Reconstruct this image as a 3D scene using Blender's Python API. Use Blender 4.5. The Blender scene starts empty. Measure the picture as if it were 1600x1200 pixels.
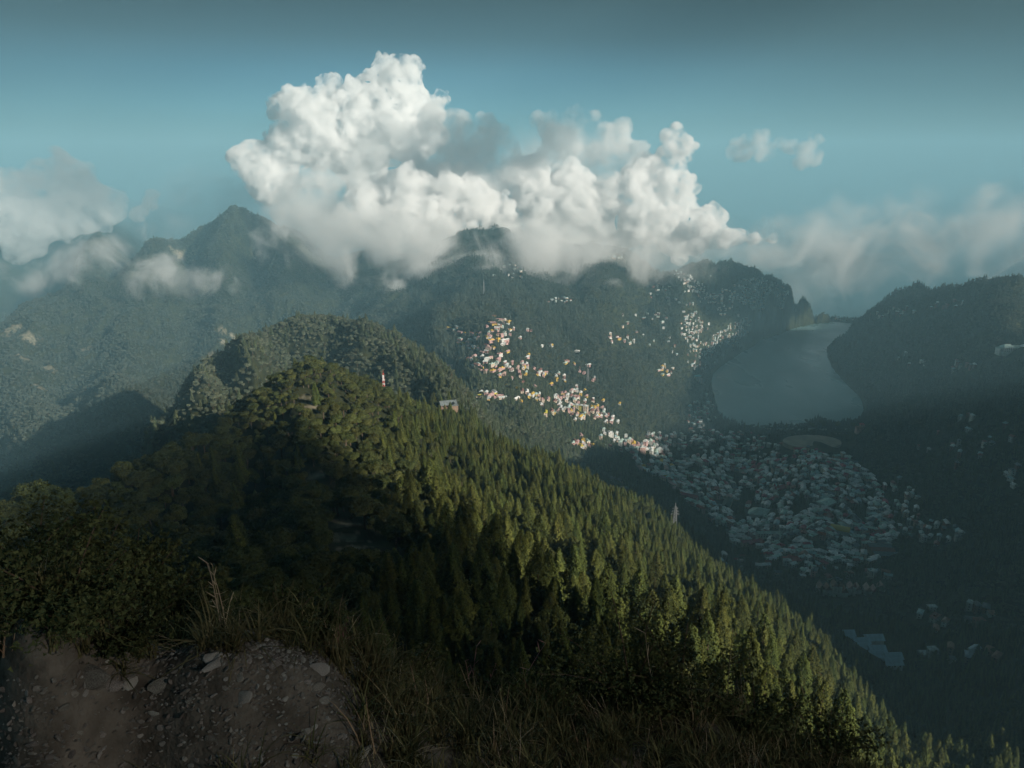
import bpy, bmesh, math, random
import numpy as np
from mathutils import Vector, Matrix
sc = bpy.context.scene
col = sc.collection
R = math.radians
rng = np.random.default_rng(7)
random.seed(7)

# ------------------------------------------------------------------ camera
H = 670.0                      # height of the eye above the lake, metres
PITCH = R(16.4)
F = 1186.0                     # focal length in pixels of the 1600 px photograph
cam_d = bpy.data.cameras.new('camera'); cam = bpy.data.objects.new('camera', cam_d); col.objects.link(cam)
cam_d.sensor_width = 36.0; cam_d.lens = 36.0 * F / 1600.0
cam_d.clip_start = 0.05; cam_d.clip_end = 90000
cam.location = (0, 0, H); cam.rotation_euler = (math.pi/2 - PITCH, 0, 0)
sc.camera = cam

# ------------------------------------------------------------------ sky, sun, exposure
SUN_AZ, SUN_EL = R(128), R(21)         # azimuth clockwise from the view direction (+Y)
world = bpy.data.worlds.new('World'); sc.world = world; world.use_nodes = True
wn, wl = world.node_tree.nodes, world.node_tree.links
wn.clear()
sky = wn.new('ShaderNodeTexSky'); sky.sky_type = 'NISHITA'; sky.sun_disc = False
sky.sun_elevation = SUN_EL; sky.sun_rotation = SUN_AZ; sky.altitude = 2600
sky.air_density = 1.0; sky.dust_density = 0.6; sky.ozone_density = 2.0
tint = wn.new('ShaderNodeMix'); tint.data_type = 'RGBA'; tint.blend_type = 'MULTIPLY'; tint.inputs[0].default_value = 1
tint.inputs[7].default_value = (0.30, .84, 1.0, 1)
wl.new(sky.outputs[0], tint.inputs[6])
# the evening sky is brightest low over the clouds ahead, deeper overhead and to the sides
wtc = wn.new('ShaderNodeTexCoord'); wsep = wn.new('ShaderNodeSeparateXYZ'); wl.new(wtc.outputs['Generated'], wsep.inputs[0])
wel = wn.new('ShaderNodeValToRGB'); wl.new(wsep.outputs['Z'], wel.inputs[0])
for i_, (p_, v_) in enumerate([(0.0, .30), (.06, .56), (.10, .46), (.14, .18), (.185, .08), (.32, .22)]):
    e_ = wel.color_ramp.elements[i_] if i_ < 2 else wel.color_ramp.elements.new(p_); e_.position = p_; e_.color = (v_/2, v_/2, v_/2, 1)
wdt = wn.new('ShaderNodeVectorMath'); wdt.operation = 'DOT_PRODUCT'; wdt.inputs[1].default_value = (-.06, 1, 0); wl.new(wtc.outputs['Generated'], wdt.inputs[0])
waz = wn.new('ShaderNodeValToRGB'); wl.new(wdt.outputs['Value'], waz.inputs[0])
for i_, (p_, v_) in enumerate([(.0, .40), (.80, .40), (.92, .68), (.99, 1.0)]):
    e_ = waz.color_ramp.elements[i_] if i_ < 2 else waz.color_ramp.elements.new(p_); e_.position = p_; e_.color = (v_, v_, v_, 1)
wm1 = wn.new('ShaderNodeMix'); wm1.data_type = 'RGBA'; wm1.blend_type = 'MULTIPLY'; wm1.inputs[0].default_value = 1; wl.new(wel.outputs[0], wm1.inputs[6]); wl.new(waz.outputs[0], wm1.inputs[7])
wm2 = wn.new('ShaderNodeMix'); wm2.data_type = 'RGBA'; wm2.blend_type = 'MULTIPLY'; wm2.inputs[0].default_value = 1; wl.new(tint.outputs[2], wm2.inputs[6]); wl.new(wm1.outputs[2], wm2.inputs[7])
bg = wn.new('ShaderNodeBackground'); bg.inputs['Strength'].default_value = 0.10
wl.new(wm2.outputs[2], bg.inputs['Color'])
wo = wn.new('ShaderNodeOutputWorld'); wl.new(bg.outputs[0], wo.inputs[0])
sun_d = bpy.data.lights.new('sun', 'SUN'); sun = bpy.data.objects.new('sun', sun_d); col.objects.link(sun)
sun_d.energy = 5.0; sun_d.angle = R(0.5); sun_d.color = (1.0, 0.91, 0.78)
sdir = Vector((math.sin(SUN_AZ)*math.cos(SUN_EL), math.cos(SUN_AZ)*math.cos(SUN_EL), math.sin(SUN_EL)))
sun.rotation_euler = sdir.to_track_quat('Z', 'Y').to_euler(); sun.location = sdir*3000 + Vector((0, 0, H))
vs = sc.view_settings
vs.view_transform = 'Standard'; vs.look = 'None'; vs.exposure = 0.64; vs.gamma = 1.0; vs.use_curve_mapping = False
sc.render.engine = 'CYCLES'
cy = sc.cycles
cy.use_denoising = True
try: cy.denoiser = 'OPENIMAGEDENOISE'
except Exception: pass
cy.max_bounces = 12; cy.diffuse_bounces = 2; cy.glossy_bounces = 2; cy.transmission_bounces = 2
cy.volume_bounces = 12; cy.transparent_max_bounces = 12
cy.volume_step_rate = 1.0; cy.volume_max_steps = 128
cy.use_adaptive_sampling = True; cy.adaptive_threshold = 0.02
cy.caustics_reflective = False; cy.caustics_refractive = False
cy.sample_clamp_indirect = 4.0

# ------------------------------------------------------------------ helpers
def ray(px, py):
    """unit direction of the line of sight that the survey sheet (1600 x 1200) calls px, py"""
    a, b = (px-800)/F, (600-py)/F
    x = a; y = math.cos(PITCH) + b*math.sin(PITCH); z = -math.sin(PITCH) + b*math.cos(PITCH)
    return x, y, z
def azt(px, py):
    x, y, z = ray(px, py); h = math.hypot(x, y)
    return math.atan2(x, y), z/h
def tag(o, label=None, cat=None, group=None, kind=None):
    if label: o['label'] = label
    if cat: o['category'] = cat
    if group: o['group'] = group
    if kind: o['kind'] = kind
    return o
def mesh_np(name, V, Fc, mats=(), smooth=False):
    me = bpy.data.meshes.new(name)
    V = np.asarray(V, dtype=np.float32); Fc = np.asarray(Fc, dtype=np.int32)
    n, k = Fc.shape
    me.vertices.add(len(V)); me.vertices.foreach_set('co', V.ravel())
    me.loops.add(n*k); me.loops.foreach_set('vertex_index', Fc.ravel())
    me.polygons.add(n); me.polygons.foreach_set('loop_start', np.arange(0, n*k, k, dtype=np.int32))
    me.update(calc_edges=True)
    me.polygons.foreach_set('use_smooth', np.full(n, smooth))
    for m in mats: me.materials.append(m)
    me.validate(); return me
def link(name, data, parent=None, loc=None):
    o = bpy.data.objects.new(name, data); col.objects.link(o)
    if parent: o.parent = parent
    if loc is not None: o.location = loc
    return o
def empty(name, loc=(0, 0, 0)):
    o = bpy.data.objects.new(name, None); col.objects.link(o); o.location = loc; o.empty_display_size = 0.2
    return o

# gradient noise, vectorised
_perm = np.random.default_rng(11).permutation(512).astype(np.int64)
_ang = np.random.default_rng(12).uniform(0, 2*np.pi, 512)
_gx, _gy = np.cos(_ang), np.sin(_ang)
def pnoise(x, y):
    xi, yi = np.floor(x).astype(np.int64), np.floor(y).astype(np.int64)
    fx, fy = x-xi, y-yi
    def g(ix, iy, dx, dy):
        h = _perm[(_perm[ix & 511] + iy) & 511]
        return _gx[h]*dx + _gy[h]*dy
    u, v = fx*fx*fx*(fx*(fx*6-15)+10), fy*fy*fy*(fy*(fy*6-15)+10)
    a = g(xi, yi, fx, fy)*(1-u) + g(xi+1, yi, fx-1, fy)*u
    b = g(xi, yi+1, fx, fy-1)*(1-u) + g(xi+1, yi+1, fx-1, fy-1)*u
    return (a*(1-v) + b*v)*1.5
def fbm(x, y, oct=4, gain=0.5):
    s = 0; a = 1.0
    for i in range(oct):
        s = s + a*pnoise(x*2**i + 17.3*i, y*2**i - 9.1*i); a *= gain
    return s
def ridged(x, y, oct=4):
    s = 0; a = 1.0
    for i in range(oct):
        s = s + a*(0.5 - np.abs(pnoise(x*2**i + 31.7*i, y*2**i + 5.1*i)))*2; a *= 0.5
    return s
def smooth(a, b, x):
    t = np.clip((x-a)/(b-a), 0, 1); return t*t*(3-2*t)

# material helper
def mat(name, base=(0.5, 0.5, 0.5), rough=0.8, spec=0.3, vary=0.0, scale=1.0, bump=0.0, bscale=None, metallic=0.0, base2=None, coord='Object', randobj=0.0):
    m = bpy.data.materials.new(name); m.use_nodes = True
    n, l = m.node_tree.nodes, m.node_tree.links
    p = n['Principled BSDF']; p.inputs['Roughness'].default_value = rough; p.inputs['Metallic'].default_value = metallic
    p.inputs['Specular IOR Level'].default_value = spec
    tc = n.new('ShaderNodeTexCoord')
    if vary or base2:
        nz = n.new('ShaderNodeTexNoise'); nz.inputs['Scale'].default_value = scale; nz.inputs['Detail'].default_value = 5
        l.new(tc.outputs[coord], nz.inputs['Vector'])
        cr = n.new('ShaderNodeValToRGB')
        b2 = base2 or tuple(c*(1-vary) for c in base)
        b1 = base if base2 else tuple(min(1, c*(1+vary)) for c in base)
        cr.color_ramp.elements[0].position = 0.35; cr.color_ramp.elements[1].position = 0.65
        cr.color_ramp.elements[0].color = (*b2, 1); cr.color_ramp.elements[1].color = (*b1, 1)
        l.new(nz.outputs['Fac'], cr.inputs[0]); out = cr.outputs[0]
    else:
        rgb = n.new('ShaderNodeRGB'); rgb.outputs[0].default_value = (*base, 1); out = rgb.outputs[0]
    if randobj:
        oi = n.new('ShaderNodeObjectInfo'); mr = n.new('ShaderNodeMapRange')
        mr.inputs['To Min'].default_value = 1-randobj; mr.inputs['To Max'].default_value = 1+randobj
        l.new(oi.outputs['Random'], mr.inputs['Value'])
        hs = n.new('ShaderNodeHueSaturation'); l.new(mr.outputs[0], hs.inputs['Value']); l.new(out, hs.inputs['Color'])
        mr2 = n.new('ShaderNodeMapRange'); mr2.inputs['To Min'].default_value = 0.47; mr2.inputs['To Max'].default_value = 0.52
        fr = n.new('ShaderNodeMath'); fr.operation = 'FRACT'; ml = n.new('ShaderNodeMath'); ml.operation = 'MULTIPLY'; ml.inputs[1].default_value = 7.31
        l.new(oi.outputs['Random'], ml.inputs[0]); l.new(ml.outputs[0], fr.inputs[0]); l.new(fr.outputs[0], mr2.inputs['Value']); l.new(mr2.outputs[0], hs.inputs['Hue'])
        out = hs.outputs[0]
    l.new(out, p.inputs['Base Color'])
    if bump:
        nb = n.new('ShaderNodeTexNoise'); nb.inputs['Scale'].default_value = bscale or scale*4; nb.inputs['Detail'].default_value = 6
        l.new(tc.outputs[coord], nb.inputs['Vector'])
        bp = n.new('ShaderNodeBump'); bp.inputs['Strength'].default_value = 0.6; bp.inputs['Distance'].default_value = bump
        l.new(nb.outputs['Fac'], bp.inputs['Height']); l.new(bp.outputs[0], p.inputs['Normal'])
    return m
# ------------------------------------------------------------------ terrain
CT = []       # (az, D, tan(elevation))
def V(px, py, D, h=9.0):                   # a spot seen at px,py, D metres away; h = height of the trees on it
    a, t = azt(px, py); CT.append((a, D, t - h/D))
def Z(azdeg, D, z): CT.append((R(azdeg), D, (z-H)/D))
def ZP(px, D, z):
    a, t = azt(px, 600); CT.append((a, D, (z-H)/D))
LAKE_PX = [(1298,503),(1270,506),(1240,512),(1215,522),(1190,530),(1168,545),(1145,560),(1125,573),(1114,585),(1111,600),(1116,618),(1120,640),(1131,657),
           (1150,664),(1200,668),(1250,666),(1300,662),(1343,655),(1350,640),(1345,622),(1328,605),(1312,588),(1300,572),(1292,556),(1293,542),(1305,530),(1322,522),(1335,512),(1330,505)]
lake_poly = []
for px, py in LAKE_PX:
    a, t = azt(px, py); D = -H/t
    lake_poly.append((D*math.sin(a), D*math.cos(a))); CT.append((a, D, (1.5-H)/D))
lake_poly = np.array(lake_poly)
for p in [(450,1000,40),(700,1060,42),(850,1090,42),(1000,1085,60),(1150,1110,75),(350,960,50),(230,900,60),(1250,1160,90),(1400,1300,150),(1350,1210,130),(100,900,80),
          (0,795,340),(100,770,360),(200,738,400),(280,700,440),(350,652,500),(400,615,540),(430,600,560),(490,572,600),(560,588,620),(640,620,640),(700,648,660),(790,690,640),
          (300,800,320),(150,850,270),(0,900,180),(400,730,390),(500,700,375),(600,700,400),(450,820,235),(560,800,250),(620,850,200),(540,850,200),(580,900,150),(400,880,180),
          (700,760,380),(700,850,240),(800,760,430),(860,900,230),(760,900,190),(900,800,400),(1000,830,450),(950,920,260),(1050,900,380),(1000,1000,180),(900,990,140),(780,960,150),
          (1100,900,440),(1150,980,300),(1200,1040,240),(1250,1090,210),(1180,930,430),(950,760,600),(1050,825,560),(870,720,650),
          (1100,850,800),(1000,765,900),(1200,930,620),(1300,1010,500),(1400,1060,560),(1300,1090,330),(1350,1150,330),(1480,1120,520),(1600,1170,430),
          # second hill
          (235,692,820),(265,640,880),(290,592,950),(320,557,1000),(380,532,1080),(430,503,1150),(480,489,1200),(540,494,1180),(600,517,1120),(650,542,1050),(700,574,960),(725,600,900),
          (300,650,820),(350,600,900),(400,600,860),(350,640,790),(520,550,1040),(600,570,930),(660,605,840),(470,530,1080),(430,580,960),(450,545,1080),
          # left
          (150,720,1500),(50,745,1400),(200,660,1500),(100,630,2100),(0,650,2000),(0,560,2450),(150,560,2500),(60,520,2700),(120,470,3000),(250,520,2600),(200,450,3100),(300,470,3000),(350,520,2550),
          (420,470,2800),(550,440,3000),(600,480,2450),(650,500,2150),(0,512,2800),(60,476,2950),(130,442,3150),(200,414,3350),(260,405,3500),
          (160,394,4250),(240,386,4150),(290,373,4100),(330,346,4050),(370,331,4000),(400,338,4000),(430,350,3950),(480,372,3900),(600,385,3700),(700,372,3500),(770,352,3300),(830,372,3250),(900,388,3200),
          (950,388,3150),(980,396,3120),(1010,415,3100),(1060,428,3100),(1100,412,3100),(1140,405,3100),(1180,419,3180),(1220,438,3260),(1260,463,3360),(1295,488,3470),
          (300,425,3600),(400,415,3500),(500,420,3400),(650,430,2950),(700,440,2500),(750,440,2300),(800,440,2350),(850,500,1950),(900,450,2450),(900,550,1850),(1000,450,2650),(1000,500,2450),
          (1000,600,1800),(1050,560,2250),(1080,620,2050),(1100,440,2900),(1100,500,2650),(1180,470,2950),(1230,490,3050),
          (680,500,1800),(700,520,1700),(720,550,1560),(760,520,1600),(780,570,1430),(850,600,1450),(900,620,1480),(800,620,1220),(720,625,1010),(750,645,1010),(870,685,1130),(820,650,1080),(920,710,1180),
          # right hill
          (1340,500,3300),(1370,477,3100),(1410,464,2950),(1450,457,2800),(1500,442,2600),(1550,435,2450),(1600,433,2350),(1310,555,2600),(1400,520,2450),(1400,600,2050),(1500,520,2150),(1500,600,1800),
          (1600,500,2000),(1600,600,1600),(1370,640,1850),(1400,700,1580),(1500,700,1400),(1600,700,1330),(1450,780,1280),(1600,800,1120),(1500,850,1080),(1600,900,920),(1600,1020,700)]:
    V(*p)
for p in [(950,660,1480),(1000,700,1450),(1300,800,1250),(1150,860,1090),(1200,700,1640),(1050,720,1500),(1230,691,1715),(1300,691,1715),(1270,680,1790),(1300,850,1110),(1350,770,1380),(1100,780,1290),
          (1400,880,1040),(1320,925,900),(1350,1010,640),(1450,950,830),(1200,780,1330),(1100,680,1700)]:
    V(*p, 0)
def skyline(pts, h=9.0):
    """walk along a skyline and survey it every 10 pixels"""
    for (x0, y0, d0), (x1, y1, d1) in zip(pts, pts[1:]):
        n = max(1, int(abs(x1-x0)/10))
        for k in range(1, n): q = k/n; V(x0+(x1-x0)*q, y0+(y1-y0)*q, d0+(d1-d0)*q, h)
        for k in range(0, n+1, 2):                 # the far side falls away
            q = k/n; a, t = azt(x0+(x1-x0)*q, y0+(y1-y0)*q); d = d0+(d1-d0)*q; CT.append((a, d*1.08, (t*d-h-0.08*d*.5)/(d*1.08)))
skyline([(1060,428,3100),(1100,412,3100),(1140,406,3120),(1180,419,3180),(1220,438,3260),(1260,463,3360),(1295,488,3470)])
skyline([(240,386,4150),(290,373,4100),(325,350,4050),(350,337,4020),(370,334,4000),(400,337,4000),(430,348,3950),(480,372,3900)])
skyline([(265,640,880),(290,592,950),(320,557,1000),(380,532,1080),(430,503,1150),(480,489,1200),(540,494,1180),(600,517,1120),(650,542,1050),(700,574,960)], 7)
skyline([(950,388,3150),(980,396,3120),(1010,415,3100)])
skyline([(1340,500,3300),(1370,477,3100),(1410,464,2950),(1450,457,2800),(1500,442,2600),(1550,435,2450),(1600,433,2350)])
V(1160,430,3050); V(1200,450,3080); V(1240,478,3200); V(1120,425,3040); V(1215,475,3020)
V(0,377,7000); V(100,366,7000); V(180,368,7000); V(215,388,7000); V(-80,370,7000)
for p in [(100,700,100),(250,700,160),(400,800,280),(0,1100,-50),(0,700,60),(300,1350,80),(480,1500,180),(650,1400,230),(150,1250,0),(0,3600,0),(100,3900,40),(200,4000,120),(370,5000,-50),(700,4500,-50),(1100,4300,-150),
          (1250,4100,-150),(1500,3400,50),(100,5200,-150),(1320,3600,-40),(-200,900,20),(-200,2400,0),(560,780,400),(650,760,410),(800,820,330),(900,800,300)]:
    ZP(*p)
for p in [(40,2900,200),(45,2300,380),(50,1700,400),(60,1500,500),(56,1200,450),(62,2200,430),(75,1300,560),(90,1300,600),(105,1500,600),(120,1000,640),(88,500,470),(70,500,470),(70,750,610),(62,1000,560),(60,300,440),(60,100,590),  # ridge out of view at right, raised to shade town and lower slopes
          (90,150,620),(150,500,665),(180,300,655),(-50,300,480),(-60,600,330),(-60,1500,0),(-90,500,350),(-90,2500,0),(-120,500,450),(-150,300,620),(-90,120,590),(-60,100,585),
          (115,40,668),(130,45,668),(100,45,664),(180,60,668),(160,120,670)]:
    Z(*p)
for a in range(-50, 60, 12):
    Z(a, 13, H-15); Z(a, 24, H-24)
for a in range(-180, 180, 24):
    Z(a, 9500, -320); Z(a, 22000, -400)
for a in range(-170, 180, 30):
    if abs(a) > 60: Z(a, 4500, -100)
CT = np.array(CT)
D0 = 18.0
def emb(a, D):
    rho = np.log(np.maximum(D, D0*0.2)/D0*3)
    return rho*np.sin(a), rho*np.cos(a)
def tps_fit(X, Y, T, lam=1e-4):
    n = len(X); r2 = (X[:, None]-X[None])**2 + (Y[:, None]-Y[None])**2
    K = 0.5*r2*np.log(r2+1e-12) + lam*np.eye(n)
    P = np.stack([np.ones(n), X, Y], 1)
    A = np.block([[K, P], [P.T, np.zeros((3, 3))]])
    return np.linalg.solve(A, np.concatenate([T, np.zeros(3)]))
def tps_eval(w, X, Y, x, y):
    out = np.empty_like(x)
    for s in range(0, len(x), 40000):
        a, b = x[s:s+40000], y[s:s+40000]
        r2 = (a[:, None]-X[None])**2 + (b[:, None]-Y[None])**2
        out[s:s+40000] = (0.5*r2*np.log(r2+1e-12)) @ w[:-3] + w[-3] + w[-2]*a + w[-1]*b
    return out
EX, EY = emb(CT[:, 0], CT[:, 1])
def lake_sd(x, y):
    """signed distance to the shore (negative on the water)"""
    P = lake_poly; Q = np.roll(P, -1, 0)
    d = np.full(x.shape, 1e18); inside = np.zeros(x.shape, bool)
    for (ax, ay), (bx, by) in zip(P, Q):
        ex, ey = bx-ax, by-ay
        t = np.clip(((x-ax)*ex + (y-ay)*ey)/(ex*ex+ey*ey), 0, 1)
        d = np.minimum(d, (x-ax-t*ex)**2 + (y-ay-t*ey)**2)
        c = ((ay > y) != (by > y)) & (x < (bx-ax)*(y-ay)/(by-ay+1e-12) + ax)
        inside ^= c
    return np.sqrt(d)*np.where(inside, -1, 1)

def spurs(x, y, D):
    amp = 17*smooth(300, 1000, D)*(1-smooth(9000, 15000, D)) + 16*smooth(1500, 3000, D)
    town = smooth(500, 200, np.hypot(x-330, (y-1350)*0.8))
    nz = (ridged(x/300+3.1, y/700+1.7, 3)-1.0)*amp*.9 + (ridged(x/120+y/260, y/420-x/300, 3)-1.0)*amp*.45 + fbm(x/90, y/90, 4)*4.0*smooth(60, 300, D) + fbm(x/26, y/26, 3)*1.3*smooth(8, 40, D)
    return nz*(1-0.9*town)*np.clip(lake_sd(x, y)/250, 0.03, 1)
_cx, _cy = CT[:, 1]*np.sin(CT[:, 0]), CT[:, 1]*np.cos(CT[:, 0])
W = tps_fit(EX, EY, CT[:, 2]-spurs(_cx, _cy, CT[:, 1])/CT[:, 1], 8e-4)      # the spurs are laid so that the surveyed spots stay where they are

# the ledge the photographer stands on (metres from the eye, height below it)
NG = []
def N(px, py, D, h=0.0):
    a, t = azt(px, py); NG.append((D*math.sin(a), D*math.cos(a), t*D - h))
for px in (0, 150, 300, 450): N(px, 1200, 1.62/abs(azt(px, 1200)[1]))
for p in [(350,990,2.45),(250,1005,2.4),(450,985,2.5),(550,1010,2.45),(600,1050,2.3,.03),(100,1060,2.1),(0,1030,2.25),(300,1090,2.0),(600,1120,2.05),
          (80,885,3.3,.1),(0,870,3.5,.1),(200,925,3.1,.1),(250,980,2.7,.08),(700,1080,2.5,.12),(850,1095,2.6,.03),(1000,1100,2.75,.04),(1100,1105,2.8,.04),(1200,1135,2.8,.06),(700,1200,1.9,.05),(1000,1200,2.1,.15),
          (1300,1190,2.6,.08),(1500,1270,2.6,.1)]: N(*p)
for x, y, z in [(0,0,-1.62),(-1,0,-1.6),(1,0,-1.7),(0,-1,-1.6),(-1.2,-1.5,-1.5),(1.5,-1.5,-1.6),(3,-2,-1.4),(2.5,0,-2.0),(-3,0,-1.6),(-3,1.5,-1.75),(-5,3,-2.6),(-3.5,4.5,-3.6),(-1.5,4.2,-4.0),(0,4.2,-4.2),(1.6,4.0,-4.3),(3.2,2.8,-4.0),(5,1,-4.2),
                (-2,7,-8),(0,7.5,-9),(3,6.5,-8),(-6,5,-5.5),(7,4,-8),(-1,-6,-1.0),(4,-5,-.9),(-6,-3,-1.5),(8,-6,-.8),(8,-2,-2.5)]: NG.append((x, y, z))
NG = np.array(NG)
WN = tps_fit(NG[:, 0], NG[:, 1], NG[:, 2], 2e-3)

def raw_height(a, D):
    x, y = D*np.sin(a), D*np.cos(a)
    ex, ey = emb(a, D)
    z = H + tps_eval(W, EX, EY, ex, ey)*D
    nz = spurs(x, y, D); sdl = lake_sd(x, y)
    z = z + nz
    z = np.where(sdl > 0, np.maximum(z, 0.9+0.04*np.minimum(sdl, 60)-np.maximum(sdl-90, 0)*.7), np.minimum(z, -0.4+sdl*0.25))
    # near ledge
    m = D < 22
    if m.any():
        zn = H + tps_eval(WN, NG[:, 0], NG[:, 1], x[m], y[m])
        zn = zn + fbm(x[m]*1.3, y[m]*1.3, 3)*0.05 + fbm(x[m]*6, y[m]*6, 3)*0.012
        k = smooth(6.5, 20, D[m])
        z[m] = zn*(1-k) + z[m]*k
    return z

AZ = np.concatenate([np.linspace(-180, -56, 50, endpoint=False), np.linspace(-56, -37, 90, endpoint=False), np.linspace(-37, 37, 780, endpoint=False), np.linspace(37, 75, 150, endpoint=False), np.linspace(75, 180, 60)])*np.pi/180
RR = np.concatenate([np.geomspace(0.25, 8, 150, endpoint=False), np.geomspace(8, 400, 230, endpoint=False), np.geomspace(400, 4600, 420, endpoint=False), np.geomspace(4600, 24000, 60)])
NA, NR = len(AZ), len(RR)
ga, gr = np.meshgrid(AZ, RR, indexing='ij')
GZ = raw_height(ga.ravel(), gr.ravel()).reshape(NA, NR)
LR = np.log(RR)
GT = (GZ-H)/RR[None]
def _idx(a, D):
    i = np.clip(np.searchsorted(AZ, a)-1, 0, NA-2); fa = np.clip((a-AZ[i])/(AZ[i+1]-AZ[i]), 0, 1)
    l = np.clip(D, RR[0], RR[-1]); j = np.clip(np.searchsorted(RR, l)-1, 0, NR-2); fr = np.clip((l-RR[j])/(RR[j+1]-RR[j]), 0, 1)
    return i, fa, j, fr
def height(x, y):
    x, y = np.atleast_1d(np.asarray(x, float)), np.atleast_1d(np.asarray(y, float))
    i, fa, j, fr = _idx(np.arctan2(x, y), np.hypot(x, y))
    return (GZ[i, j]*(1-fr)+GZ[i, j+1]*fr)*(1-fa) + (GZ[i+1, j]*(1-fr)+GZ[i+1, j+1]*fr)*fa
def h1(x, y): return float(height(x, y)[0])
RUN = np.maximum.accumulate(GT, axis=1)         # highest line of sight met so far
def spot(px, py, dmin=30, lift=0.0):
    """first ground met along a line of sight -> (x, y, z) or None"""
    a, t = azt(px, py)
    i = int(np.clip(np.searchsorted(AZ, a)-1, 0, NA-2)); f = (a-AZ[i])/(AZ[i+1]-AZ[i])
    row = GT[i]*(1-f) + GT[i+1]*f + lift/RR
    ok = np.where((row >= t) & (RR > dmin))[0]
    if not len(ok): return None
    j = ok[0]
    if j == 0: return None
    t0, t1 = row[j-1], row[j]; g = 1.0 if t1 == t0 or t0 >= t else (t-t0)/(t1-t0)
    D = RR[j-1] + (RR[j]-RR[j-1])*g
    x, y = D*math.sin(a), D*math.cos(a)
    return x, y, h1(x, y)
def pixel(x, y, z):
    dz = z-H; yc = y*math.cos(PITCH)-dz*math.sin(PITCH); zc = y*math.sin(PITCH)+dz*math.cos(PITCH)
    yc = np.where(np.abs(yc) < 1e-6, 1e-6, yc)
    return 800+F*x/yc, 600-F*zc/yc, yc
# patches of bare ground (centre px, py, radius m, stretch)
BARE = [(285,402,60,1.0),(300,396,45,1.0),(403,400,34,.8),(425,412,26,1.0),(20,515,34,.9),(45,530,40,.8),(35,560,30,.8),(75,575,26,.9),(140,545,34,.7),(62,605,22,1),(352,535,26,.9),(330,558,22,.9),(345,516,20,1),(365,528,18,1),
        (478,622,5,1),(485,635,5,1),(525,820,8,1),(540,838,8,1),(560,862,8,1),(575,885,6,1),(640,885,10,1),(490,745,6,1),(960,398,40,1.5)]
bare_mask = np.zeros((NA, NR))
GXx, GYy = gr*np.sin(ga), gr*np.cos(ga)
for px, py, r, s in BARE:
    p = spot(px, py)
    if p is None: continue
    d = np.hypot((GXx-p[0])/s, GYy-p[1])/r
    bare_mask = np.maximum(bare_mask, smooth(1.1, 0.5, d + 0.55*fbm(GXx/r*2.2, GYy/r*2.2, 3)))
CLEAR = []                                      # open ground without trees: (x, y, radius)

def terrain_mesh():
    V_ = np.stack([GXx.ravel(), GYy.ravel(), GZ.ravel()], 1)
    ii, jj = np.meshgrid(np.arange(NA-1), np.arange(NR-1), indexing='ij')
    a = (ii*NR+jj).ravel()
    Fq = np.stack([a, a+1, a+NR+1, a+NR], 1)[:, ::-1]
    Fq = Fq[:, [0, 1, 2, 3]]
    # sew up behind the eye
    me = mesh_np('ground', V_, Fq, smooth=True)
    at = me.attributes.new('bare', 'FLOAT', 'POINT'); at.data.foreach_set('value', bare_mask.ravel().astype(np.float32))
    dn = me.attributes.new('near', 'FLOAT', 'POINT'); dn.data.foreach_set('value', smooth(9, 5, gr).ravel().astype(np.float32))
    return me
def ground_material():
    m = bpy.data.materials.new('ground'); m.use_nodes = True
    n, l = m.node_tree.nodes, m.node_tree.links; p = n['Principled BSDF']; p.inputs['Roughness'].default_value = 0.95; p.inputs['Specular IOR Level'].default_value = 0.1
    tc = n.new('ShaderNodeTexCoord')
    def noise(s, d=6):
        t = n.new('ShaderNodeTexNoise'); t.inputs['Scale'].default_value = s; t.inputs['Detail'].default_value = d; l.new(tc.outputs['Object'], t.inputs['Vector']); return t
    def ramp(src, c0, c1, p0=.35, p1=.65):
        r = n.new('ShaderNodeValToRGB'); r.color_ramp.elements[0].color = (*c0, 1); r.color_ramp.elements[1].color = (*c1, 1)
        r.color_ramp.elements[0].position = p0; r.color_ramp.elements[1].position = p1; l.new(src, r.inputs[0]); return r
    def mix(f, a, b):
        x = n.new('ShaderNodeMix'); x.data_type = 'RGBA'; l.new(f, x.inputs[0]); l.new(a, x.inputs[6]); l.new(b, x.inputs[7]); return x
    forest = ramp(noise(0.05).outputs['Fac'], (.018, .022, .012), (.045, .05, .022))
    rock = ramp(noise(0.12, 8).outputs['Fac'], (.10, .10, .06), (.30, .26, .19))
    soil = ramp(noise(9, 8).outputs['Fac'], (.075, .064, .053), (.19, .165, .14))
    ab = n.new('ShaderNodeAttribute'); ab.attribute_name = 'bare'
    an = n.new('ShaderNodeAttribute'); an.attribute_name = 'near'
    m1 = mix(ab.outputs['Fac'], forest.outputs[0], rock.outputs[0]); m2 = mix(an.outputs['Fac'], m1.outputs[2], soil.outputs[0])
    l.new(m2.outputs[2], p.inputs['Base Color'])
    nb = noise(40, 8); bp = n.new('ShaderNodeBump'); bp.inputs['Distance'].default_value = 0.02; bp.inputs['Strength'].default_value = 0.7
    l.new(nb.outputs['Fac'], bp.inputs['Height']); l.new(bp.outputs[0], p.inputs['Normal'])
    return m
ground_me = terrain_mesh(); ground_me.materials.append(ground_material())
ground = tag(link('ground', ground_me), kind='structure')

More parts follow.
